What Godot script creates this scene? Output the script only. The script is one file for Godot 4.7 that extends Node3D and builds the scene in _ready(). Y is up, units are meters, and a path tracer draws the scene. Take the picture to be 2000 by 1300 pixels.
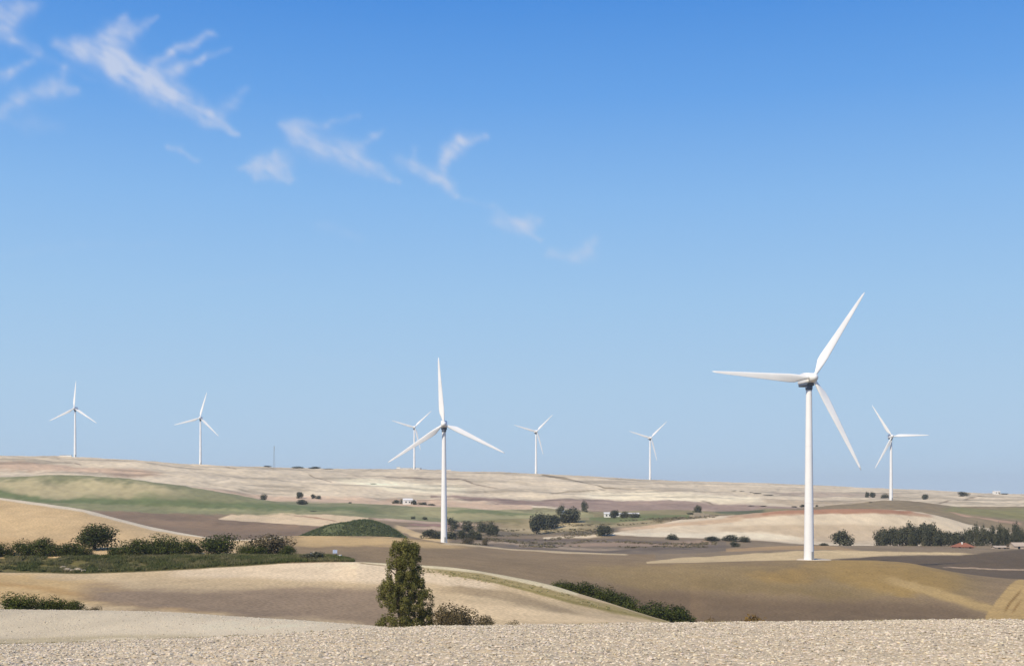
extends Node3D
# A plain of ploughed hills with eight wind turbines. Metres; the eye is EYE above zero, looking along -Z.
# The land is a loft: profile lines run across the view, each given as bearing, drop below the eye and distance.
const F := 2400.0     # bearings and drops are given in 1/2400 of the distance
const CX := 1000.0
const HY := 970.0
const EYE := 24.0

var noise := FastNoiseLite.new()
var noise2 := FastNoiseLite.new()
var lines: Array = []      # [px, drop row, distance] tables
var taken := {}
var M := {}

func _ready():
	noise.seed = 5; noise.frequency = 1.0; noise.fractal_octaves = 3
	noise2.seed = 11; noise2.frequency = 1.0; noise2.fractal_octaves = 2
	camera_and_light()
	materials()
	profile()
	land()
	clods()
	grass()
	turbines()
	plants()
	buildings()

# ------------------------------------------------------------------ camera, sky, sun
func camera_and_light():
	var cam := Camera3D.new(); cam.name = "camera"
	cam.set_frustum(0.5 * 1300.0 / F, Vector2(0, 0.5 * 320.0 / F), 0.5, 12000.0)
	cam.position = Vector3(0, EYE, 0)
	add_child(cam); cam.current = true
	var env := Environment.new()
	env.background_mode = Environment.BG_SKY
	var sky := Sky.new(); var pm := PanoramaSkyMaterial.new()
	pm.panorama = ImageTexture.create_from_image(sky_image()); sky.sky_material = pm
	env.sky = sky
	env.tonemap_mode = Environment.TONE_MAPPER_LINEAR
	env.tonemap_exposure = 1.0
	env.fog_enabled = true; env.fog_density = 0.00011; env.fog_light_color = Color(0.91, 0.96, 1.0)
	env.sdfgi_enabled = true; env.ssao_enabled = true; env.ssil_enabled = true
	var we := WorldEnvironment.new(); we.name = "environment"; we.environment = env; add_child(we)
	var sun := DirectionalLight3D.new(); sun.name = "sun"
	sun.light_color = Color(1.0, 0.945, 0.85); sun.light_energy = 1.6; sun.light_angular_distance = 0.5; sun.shadow_enabled = true
	add_child(sun)
	var az := deg_to_rad(38.0); var el := deg_to_rad(40.0)   # behind the viewer's left shoulder
	sun.look_at_from_position(Vector3.ZERO, -Vector3(-sin(az) * cos(el), sin(el), cos(az) * cos(el)))

func lin(r, g, b) -> Color:
	return Color8(r, g, b).srgb_to_linear()

func sky_image() -> Image:
	var W := 4096; var H := 2048
	var im := Image.create(W, H, false, Image.FORMAT_RGBF)
	var stops := [[-90.0, lin(176, 170, 160)], [-0.5, lin(190, 205, 220)], [0.0, lin(192, 212, 231)], [2.0, lin(182, 209, 233)], [5.0, lin(174, 206, 234)], [9.0, lin(159, 199, 236)], [13.5, lin(136, 185, 236)],
		[18.0, lin(103, 163, 231)], [22.0, lin(78, 144, 222)], [35.0, lin(56, 118, 202)], [90.0, lin(40, 92, 172)]]
	var hue := func(el: float) -> Color:
		for i in range(1, stops.size()):
			if el <= stops[i][0]:
				return stops[i - 1][1].lerp(stops[i][1], (el - stops[i - 1][0]) / (stops[i][0] - stops[i - 1][0]))
		return stops[-1][1]
	for y in H:
		im.fill_rect(Rect2i(0, y, W, 1), hue.call(90.0 - (y + 0.5) * 180.0 / H))
	# thin cirrus: strokes of [azimuth-row points, width, strength]
	var strokes := [
		[[110, 82, 160, 98, 230, 128, 300, 168], [10, 20, 26, 24], 0.66], [[260, 146, 330, 184, 400, 222, 466, 264], [24, 24, 15, 3], 0.74], [[225, 118, 208, 88, 222, 60, 248, 36], [26, 26, 18, 7], 0.5], [[222, 108, 255, 62, 302, 36], [20, 15, 5], 0.42],
		[[282, 146, 334, 102, 414, 66], [15, 10, 7], 0.6], [[296, 162, 345, 134, 396, 112], [16, 14, 6], 0.52], [[380, 118, 450, 96], [8, 4], 0.28], [[420, 235, 450, 205, 482, 172], [14, 14, 8], 0.24],
		[[-60, 60, 10, 30, 70, 6], [40, 30, 12], 0.5], [[-20, 40, 25, 78, 75, 104], [16, 12, 8], 0.36], [[70, 104, 130, 130, 180, 160], [8, 8, 5], 0.12], [[-40, 160, 20, 145, 66, 118], [14, 11, 5], 0.38],
		[[0, 222, 40, 190, 100, 172, 150, 178], [12, 16, 18, 8], 0.42], [[100, 172, 122, 150, 128, 132], [14, 12, 5], 0.32], [[10, 235, 60, 240, 120, 250], [16, 18, 8], 0.14],
		[[328, 284, 355, 296, 384, 312], [4, 6, 4], 0.42], [[468, 330, 505, 325, 545, 325, 572, 348], [8, 18, 22, 8], 0.5], [[530, 320, 540, 295], [16, 5], 0.4], [[500, 345, 570, 355], [8, 6], 0.3],
		[[552, 246, 580, 262, 620, 285, 690, 300], [10, 24, 22, 22], 0.42], [[660, 295, 720, 325, 780, 355], [26, 14, 5], 0.44], [[575, 250, 640, 242, 700, 226], [14, 8, 4], 0.24], [[690, 292, 730, 268, 745, 252], [14, 8, 4], 0.26],
		[[778, 310, 815, 330, 850, 345], [14, 12, 12], 0.3], [[805, 325, 812, 288], [12, 6], 0.3], [[840, 340, 872, 360, 892, 386], [12, 12, 5], 0.44], [[862, 345, 872, 302, 900, 278, 950, 264], [10, 14, 15, 5], 0.55],
		[[890, 386, 960, 402, 1010, 428], [4, 5, 8], 0.18], [[970, 428, 1015, 440, 1050, 432], [14, 16, 10], 0.44], [[1020, 445, 1062, 470], [10, 4], 0.36], [[1075, 495, 1120, 500, 1150, 490, 1162, 464], [8, 12, 14, 9], 0.34],
		[[625, 440, 650, 445], [12, 10], 0.14], [[670, 455, 705, 468], [12, 8], 0.12], [[0, 500, 160, 478, 330, 480], [8, 10, 6], 0.07], [[350, 560, 560, 540], [8, 6], 0.05], [[60, 740, 240, 720], [8, 6], 0.05], [[600, 700, 760, 716], [8, 6], 0.06],
		[[-700, -240, -420, -150, -120, -60], [20, 50, 24], 0.42], [[-420, -150, -350, -260, -240, -330], [40, 30, 8], 0.4], [[-900, 120, -640, 90, -400, 150], [16, 34, 8], 0.3], [[2300, -180, 2500, -120, 2700, -140], [10, 26, 8], 0.25]]
	var segs: Array = []
	for s in strokes:
		var p: Array = s[0]
		for i in range(0, p.size() - 2, 2):
			segs.append([Vector2(p[i], p[i + 1]), Vector2(p[i + 2], p[i + 3]), float(s[1][i / 2]), float(s[1][i / 2 + 1]), float(s[2])])
	var cl := FastNoiseLite.new(); cl.seed = 3; cl.frequency = 1.0; cl.fractal_octaves = 5
	var white := lin(206, 214, 233)
	var u0 := int((rad_to_deg(atan(-2000.0 / F)) / 360.0 + 0.5) * W); var u1 := int((rad_to_deg(atan(1900.0 / F)) / 360.0 + 0.5) * W)
	for xx in range(u0 - W / 2, u1 - W / 2):
		var x := posmod(xx, W)
		var az := (xx + 0.5) / W * TAU
		var px := CX + F * tan(az)
		var near: Array = []
		for s in segs:
			if px > minf(s[0].x, s[1].x) - 90 and px < maxf(s[0].x, s[1].x) + 90: near.append(s)
		if near.is_empty(): continue
		for y in range(int(H * 0.25), int(H * 0.5)):
			var el := PI / 2 - (y + 0.5) * PI / H
			var row := HY - F * tan(el) / cos(az)
			if row < -400: continue
			var q := Vector2(px, row)
			q += Vector2(cl.get_noise_2d(px * 0.02, row * 0.02), cl.get_noise_2d(px * 0.02 + 70, row * 0.02)) * 9.0
			var keep := 1.0
			for s in near:
				var d: Vector2 = s[1] - s[0]
				var t := clampf((q - s[0]).dot(d) / d.length_squared(), 0.0, 1.0)
				var w := lerpf(s[2], s[3], t)
				var r := q.distance_to(s[0] + d * t) / w
				if r < 2.2: keep *= 1.0 - 0.70 * s[4] * exp(-r * r * 1.0)
			if keep > 0.997: continue
			var fib := 0.5 + 0.34 * cl.get_noise_2d((px + row * 0.6) * 0.012, (row - px * 0.5) * 0.06) + 0.34 * cl.get_noise_2d((px - row * 0.8) * 0.03 + 50.0, (row + px * 0.5) * 0.012)
			var a := clampf(pow(1.0 - keep, 1.15) * (0.20 + 1.55 * fib), 0.0, 0.8)
			im.set_pixel(x, y, im.get_pixel(x, y).lerp(white, a))
	return im

# ------------------------------------------------------------------ materials
func noise_tex(freq: float, lo: float, hi: float, size := 512, seed_ := 1, oct := 4, kind := FastNoiseLite.TYPE_SIMPLEX_SMOOTH) -> NoiseTexture2D:
	var n := FastNoiseLite.new(); n.noise_type = kind; n.frequency = freq; n.seed = seed_; n.fractal_octaves = oct
	var t := NoiseTexture2D.new(); t.width = size; t.height = size; t.seamless = true; t.noise = n
	var g := Gradient.new(); g.offsets = PackedFloat32Array([0.0, 1.0]); g.colors = PackedColorArray([Color(lo, lo, lo), Color(hi, hi, hi)])
	t.color_ramp = g
	return t

func mat(c: Color, rough := 0.9, tex: Texture2D = null, scale := 1.0, vertex := false) -> StandardMaterial3D:
	var m := StandardMaterial3D.new()
	m.albedo_color = c; m.roughness = rough; m.metallic_specular = 0.25
	if tex:
		m.albedo_texture = tex; m.uv1_triplanar = true; m.uv1_world_triplanar = true; m.uv1_scale = Vector3.ONE * scale
	m.vertex_color_use_as_albedo = vertex
	return m

func materials():
	var grain := noise_tex(0.035, 0.74, 1.0, 1024, 4, 6)
	M.field = mat(Color.WHITE, 1.0, grain, 1.0 / 27.0, true)
	M.field.heightmap_enabled = false
	M.near = mat(Color.WHITE, 1.0, noise_tex(0.05, 0.68, 1.0, 512, 9, 5), 1.0 / 3.1, true)
	M.far = mat(Color.WHITE, 1.0, noise_tex(0.012, 0.88, 1.0, 512, 14, 5), 1.0 / 60.0, true)
	M.clod = mat(Color.WHITE, 1.0, null, 1.0, true)
	M.leaf = mat(Color.WHITE, 0.75, null, 1.0, true); M.leaf.backlight = Color(0.25, 0.3, 0.1); M.leaf.backlight_enabled = true; M.leaf.cull_mode = BaseMaterial3D.CULL_DISABLED
	M.bark = mat(Color8(112, 98, 84), 0.95, noise_tex(0.05, 0.6, 1.0, 256, 21), 2.0)
	M.white = mat(Color8(228, 229, 229), 0.5, noise_tex(0.01, 0.95, 1.0, 256, 31), 0.05)
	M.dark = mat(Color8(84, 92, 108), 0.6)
	M.grey = mat(Color8(150, 152, 152), 0.7)
	M.gravel = mat(Color8(236, 218, 190), 1.0, noise_tex(0.1, 0.75, 1.0, 256, 33), 0.3)
	M.wall = mat(Color8(232, 230, 224), 0.9, noise_tex(0.03, 0.88, 1.0, 256, 35), 0.3)
	M.tile = mat(Color8(168, 112, 88), 0.9, noise_tex(0.06, 0.7, 1.0, 256, 36), 0.5)
	M.sheet = mat(Color8(198, 180, 160), 0.8, noise_tex(0.04, 0.8, 1.0, 256, 37), 0.3)
	M.stone = mat(Color8(186, 172, 150), 1.0, noise_tex(0.05, 0.7, 1.0, 256, 38), 0.6)
	M.glass = mat(Color8(40, 46, 54), 0.2)
	M.steel = mat(Color8(120, 124, 130), 0.5)
	M.tank = mat(Color8(186, 196, 216), 0.5)

# ------------------------------------------------------------------ naming
func numbered(n: String) -> String:
	var k: int = taken.get(n, 0); taken[n] = k + 1
	return n if k == 0 else "%s_%03d" % [n, k]

func tag(o: Node, label := "", category := "", group := "", kind := "") -> Node:
	if label: o.set_meta("label", label)
	if category: o.set_meta("category", category)
	if group: o.set_meta("group", group)
	if kind: o.set_meta("kind", kind)
	return o

func base(called: String, at: Vector3, turn := 0.0) -> Node3D:
	var o := Node3D.new(); o.name = numbered(called); o.position = at; o.rotation.y = turn
	add_child(o); return o

func part(called: String, mesh: Mesh, m: Material, parent: Node) -> MeshInstance3D:
	var o := MeshInstance3D.new(); o.name = called; o.mesh = mesh
	if m: o.material_override = m
	parent.add_child(o, true); return o

func top(called: String, mesh: Mesh, m: Material) -> MeshInstance3D:
	return part(numbered(called), mesh, m, self)

# ------------------------------------------------------------------ the land
func pchip_slopes(x: PackedFloat64Array, y: PackedFloat64Array) -> PackedFloat64Array:
	var n := x.size(); var m := PackedFloat64Array(); m.resize(n)
	var d := PackedFloat64Array(); d.resize(n - 1)
	for i in n - 1: d[i] = (y[i + 1] - y[i]) / (x[i + 1] - x[i])
	m[0] = d[0]; m[n - 1] = d[n - 2]
	for i in range(1, n - 1):
		if d[i - 1] * d[i] <= 0.0: m[i] = 0.0
		else:
			var a := x[i] - x[i - 1]; var b := x[i + 1] - x[i]
			m[i] = 3.0 * (a + b) / ((2.0 * b + a) / d[i - 1] + (b + 2.0 * a) / d[i])
	return m

func hermite(x0: float, x1: float, y0: float, y1: float, m0: float, m1: float, x: float) -> float:
	var h := x1 - x0; var t := (x - x0) / h; var t2 := t * t; var t3 := t2 * t
	return (2 * t3 - 3 * t2 + 1) * y0 + (t3 - 2 * t2 + t) * h * m0 + (3 * t2 - 2 * t3) * y1 + (t3 - t2) * h * m1

class Curve1:
	var x: PackedFloat64Array
	var y: PackedFloat64Array
	var m: PackedFloat64Array

func curve(flat: Array) -> Curve1:
	var c := Curve1.new()
	for i in range(0, flat.size(), 2):
		c.x.append(flat[i]); c.y.append(flat[i + 1])
	if c.x.size() > 1: c.m = pchip_slopes(c.x, c.y)
	return c

func ev(c: Curve1, v: float) -> float:
	var n := c.x.size()
	if n == 1 or v <= c.x[0]: return c.y[0]
	if v >= c.x[n - 1]: return c.y[n - 1]
	var i := c.x.bsearch(v, false) - 1
	return hermite(c.x[i], c.x[i + 1], c.y[i], c.y[i + 1], c.m[i], c.m[i + 1], v)

func line(z: Array, y: Array): lines.append([curve(z), curve(y)])

func profile():
	line([0, 7], [0, 2136])                                                          # 0 under the viewer
	line([0, 29], [0, 1300])                                                         # 1
	line([0, 58], [-700, 1272, 0, 1260, 200, 1254, 400, 1246, 600, 1236, 735, 1228, 1000, 1222, 1400, 1216, 2000, 1212, 2700, 1210])   # 2 brow of the near field
	line([0, 72], [-700, 1274, 0, 1262, 400, 1248, 735, 1236, 1000, 1230, 1400, 1226, 2000, 1222])
	line([0, 100], [-700, 1186, 0, 1190, 150, 1191, 300, 1194, 500, 1206, 735, 1223, 850, 1236, 1000, 1245, 1400, 1250])                # 4 second brow
	line([0, 118], [-700, 1200, 0, 1200, 400, 1210, 735, 1240, 1000, 1256, 1300, 1262])
	line([0, 135], [-700, 1192, 0, 1193, 400, 1204, 735, 1228, 1000, 1226, 1200, 1226, 1290, 1228, 1400, 1245])
	line([0, 170], [-700, 1150, 0, 1155, 400, 1158, 735, 1166, 900, 1164, 1000, 1172, 1100, 1186, 1200, 1202, 1290, 1218, 1400, 1240, 2000, 1232])
	line([0, 215, 740, 215, 1000, 197, 1130, 187, 1290, 180], [-700, 1122, 0, 1118, 150, 1120, 300, 1115, 450, 1106, 600, 1098, 700, 1097, 740, 1099, 870, 1107, 940, 1116, 1000, 1126, 1080, 1143, 1130, 1158, 1200, 1180, 1290, 1208, 1400, 1235, 1600, 1228, 2000, 1222])   # 8 crest of the stubble field
	line([0, 232, 740, 225, 1000, 212, 1290, 195], [-700, 1090, 0, 1089, 300, 1089, 450, 1087, 560, 1088, 640, 1088, 690, 1096, 740, 1105, 870, 1113, 1000, 1134, 1080, 1152, 1130, 1170, 1290, 1222, 1400, 1228, 1600, 1214, 2000, 1205])
	line([0, 280, 400, 265, 740, 300, 1000, 300, 1300, 318, 1580, 316, 1800, 300, 2000, 285], [-700, 1000, 0, 1038, 200, 1054, 400, 1068, 560, 1075, 740, 1074, 870, 1084, 1000, 1096, 1100, 1100, 1270, 1099, 1400, 1097, 1500, 1094.5, 1580, 1093, 1700, 1093.5, 1770, 1098, 1830, 1109, 1900, 1122, 2000, 1131, 2700, 1150])   # 10 knoll of the near turbine
	line([0, 312, 400, 295, 740, 340, 1300, 345, 2000, 330], [-700, 960, 0, 1000, 200, 1024, 400, 1056, 560, 1060, 740, 1060, 870, 1073, 1000, 1086, 1200, 1093, 1300, 1097, 1500, 1098, 1700, 1098, 1800, 1112, 1900, 1120, 2000, 1122])
	line([0, 350, 300, 330, 390, 325, 560, 430, 740, 450, 867, 480, 1000, 450, 1230, 430], [-700, 900, -300, 938, 0, 972, 80, 983, 160, 995, 230, 1013, 300, 1030, 390, 1047, 440, 1054, 500, 1052, 560, 1048, 700, 1048, 780, 1051, 830, 1055, 867, 1060, 900, 1062, 1000, 1072, 1100, 1078, 1230, 1083, 1300, 1084, 1400, 1081, 1600, 1073, 1800, 1071, 2000, 1074])   # 12
	line([0, 420, 390, 420, 560, 490, 867, 512, 1230, 490, 2000, 475], [-700, 960, 0, 1020, 200, 1040, 390, 1057, 560, 1055, 740, 1057, 867, 1063, 1000, 1066, 1230, 1074, 1400, 1072, 1600, 1067, 1800, 1068, 2000, 1070])
	line([0, 580], [-700, 1015, 0, 1026, 240, 1031, 400, 1040, 560, 1044, 740, 1046, 867, 1046, 1000, 1052, 1100, 1055, 1180, 1050, 1300, 1052, 1400, 1054, 1600, 1058, 1800, 1060, 2000, 1056])
	line([0, 660], [-700, 995, 0, 1005, 240, 1012, 400, 1020, 560, 1024, 740, 1025, 867, 1030, 1000, 1034, 1100, 1031, 1180, 1028, 1250, 1025, 1330, 1017, 1400, 1011, 1500, 1001, 1600, 994, 1660, 992, 1700, 992, 1760, 997, 1830, 1008, 1895, 1025, 1950, 1036, 2000, 1042, 2700, 1050])   # 15 pale hill
	line([0, 720], [-700, 970, 0, 975, 240, 992, 400, 1000, 560, 1002, 740, 1004, 867, 1010, 1000, 1015, 1180, 1013, 1300, 1010, 1400, 1006, 1500, 1003, 1600, 999, 1700, 999, 1830, 1005, 1895, 1011, 2000, 1018])
	line([0, 790], [-700, 945, 0, 931, 100, 929, 240, 934, 330, 944, 400, 957, 470, 968, 530, 978, 600, 984, 700, 987, 830, 992, 1000, 1000, 1100, 1003, 1200, 1003, 1300, 1000, 1400, 999, 1500, 997, 1600, 992, 1700, 988, 1800, 989, 1900, 998, 2000, 1005])   # 17 green hill
	line([0, 876], [-700, 955, 0, 945, 240, 950, 400, 965, 530, 980, 600, 981, 700, 983, 830, 988, 1000, 992, 1200, 995, 1400, 995, 1500, 992, 1600, 990, 1680, 983, 1740, 979, 1800, 982, 1870, 990, 2000, 992])
	line([0, 960], [-700, 935, 0, 932, 240, 940, 400, 955, 530, 972, 600, 972, 700, 975, 830, 982, 1000, 983, 1200, 986, 1400, 984, 1500, 982, 1600, 984, 1680, 984, 1740, 982, 1870, 986, 2000, 989])
	line([0, 1060], [-700, 900, 0, 910, 240, 918, 400, 930, 600, 945, 830, 955, 1000, 960, 1200, 965, 1400, 966, 1600, 970, 2000, 977])
	line([-700, 1100, 0, 1155, 147, 1165, 391, 1217, 808, 1350, 1047, 1335, 1270, 1350, 1640, 1450, 2000, 1500], [-700, 880, 0, 890.5, 146, 892.5, 250, 898, 391, 908.5, 540, 912, 700, 916, 808, 916.5, 900, 919.5, 1047, 924.5, 1150, 931, 1270, 937, 1400, 941, 1500, 944, 1640, 950, 1800, 957, 1900, 962, 2000, 965, 2700, 975])   # 21 the ridge
	line([0, 1720], [0, 915, 800, 938, 2000, 978])
	line([0, 2600], [0, 975, 2000, 982])
	line([0, 6500], [0, 981])

func column(px: float) -> Array:
	var lz := PackedFloat64Array(); var s := PackedFloat64Array()
	for l in lines:
		lz.append(log(ev(l[0], px))); s.append(ev(l[1], px))
	return [lz, s, pchip_slopes(lz, s)]

func mound(x: float, z: float) -> float:
	var h := 0.0
	for b in [[-70.8, 547.0, 25.0, 24.0, 6.8], [-60.0, 548.0, 14.0, 20.0, 2.0]]:
		var r := Vector2((x - b[0]) / b[2], (z - b[1]) / b[3]).length()
		if r < 1.0: h += b[4] * pow(1.0 - r * r, 1.25)
	return h

func relief(x: float, z: float) -> float:      # mounds and unevenness, metres
	var h := mound(x, z) if z > 515.0 and z < 580.0 and x < -30.0 and x > -110.0 else 0.0
	var far := smoothstep(150.0, 1100.0, z)
	h += noise.get_noise_2d(x * 0.011, z * 0.011) * lerpf(0.05, 2.2, far) * (1.0 - 0.5 * smoothstep(1100.0, 1300.0, z))
	h += noise2.get_noise_2d(x * 0.09, z * 0.09) * lerpf(0.04, 0.35, far)
	return h

func rough(x: float, z: float) -> float:
	var near := 1.0 - 0.75 * smoothstep(58.0, 72.0, z)
	return (noise.get_noise_2d(x * 1.6, z * 1.6) * 0.07 + noise2.get_noise_2d(x * 0.35, z * 0.35) * 0.06) * near

func ground(px: float, z: float) -> Vector3:   # the point of the land on that bearing, at that distance
	var c := column(px); var lz := log(z); var n: int = c[0].size()
	var i := clampi(c[0].bsearch(lz) - 1, 0, n - 2)
	var s := hermite(c[0][i], c[0][i + 1], c[1][i], c[1][i + 1], c[2][i], c[2][i + 1], lz)
	var x := (px - CX) / F * z
	return Vector3(x, EYE - (s - HY) / F * z + relief(x, z), -z)

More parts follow.
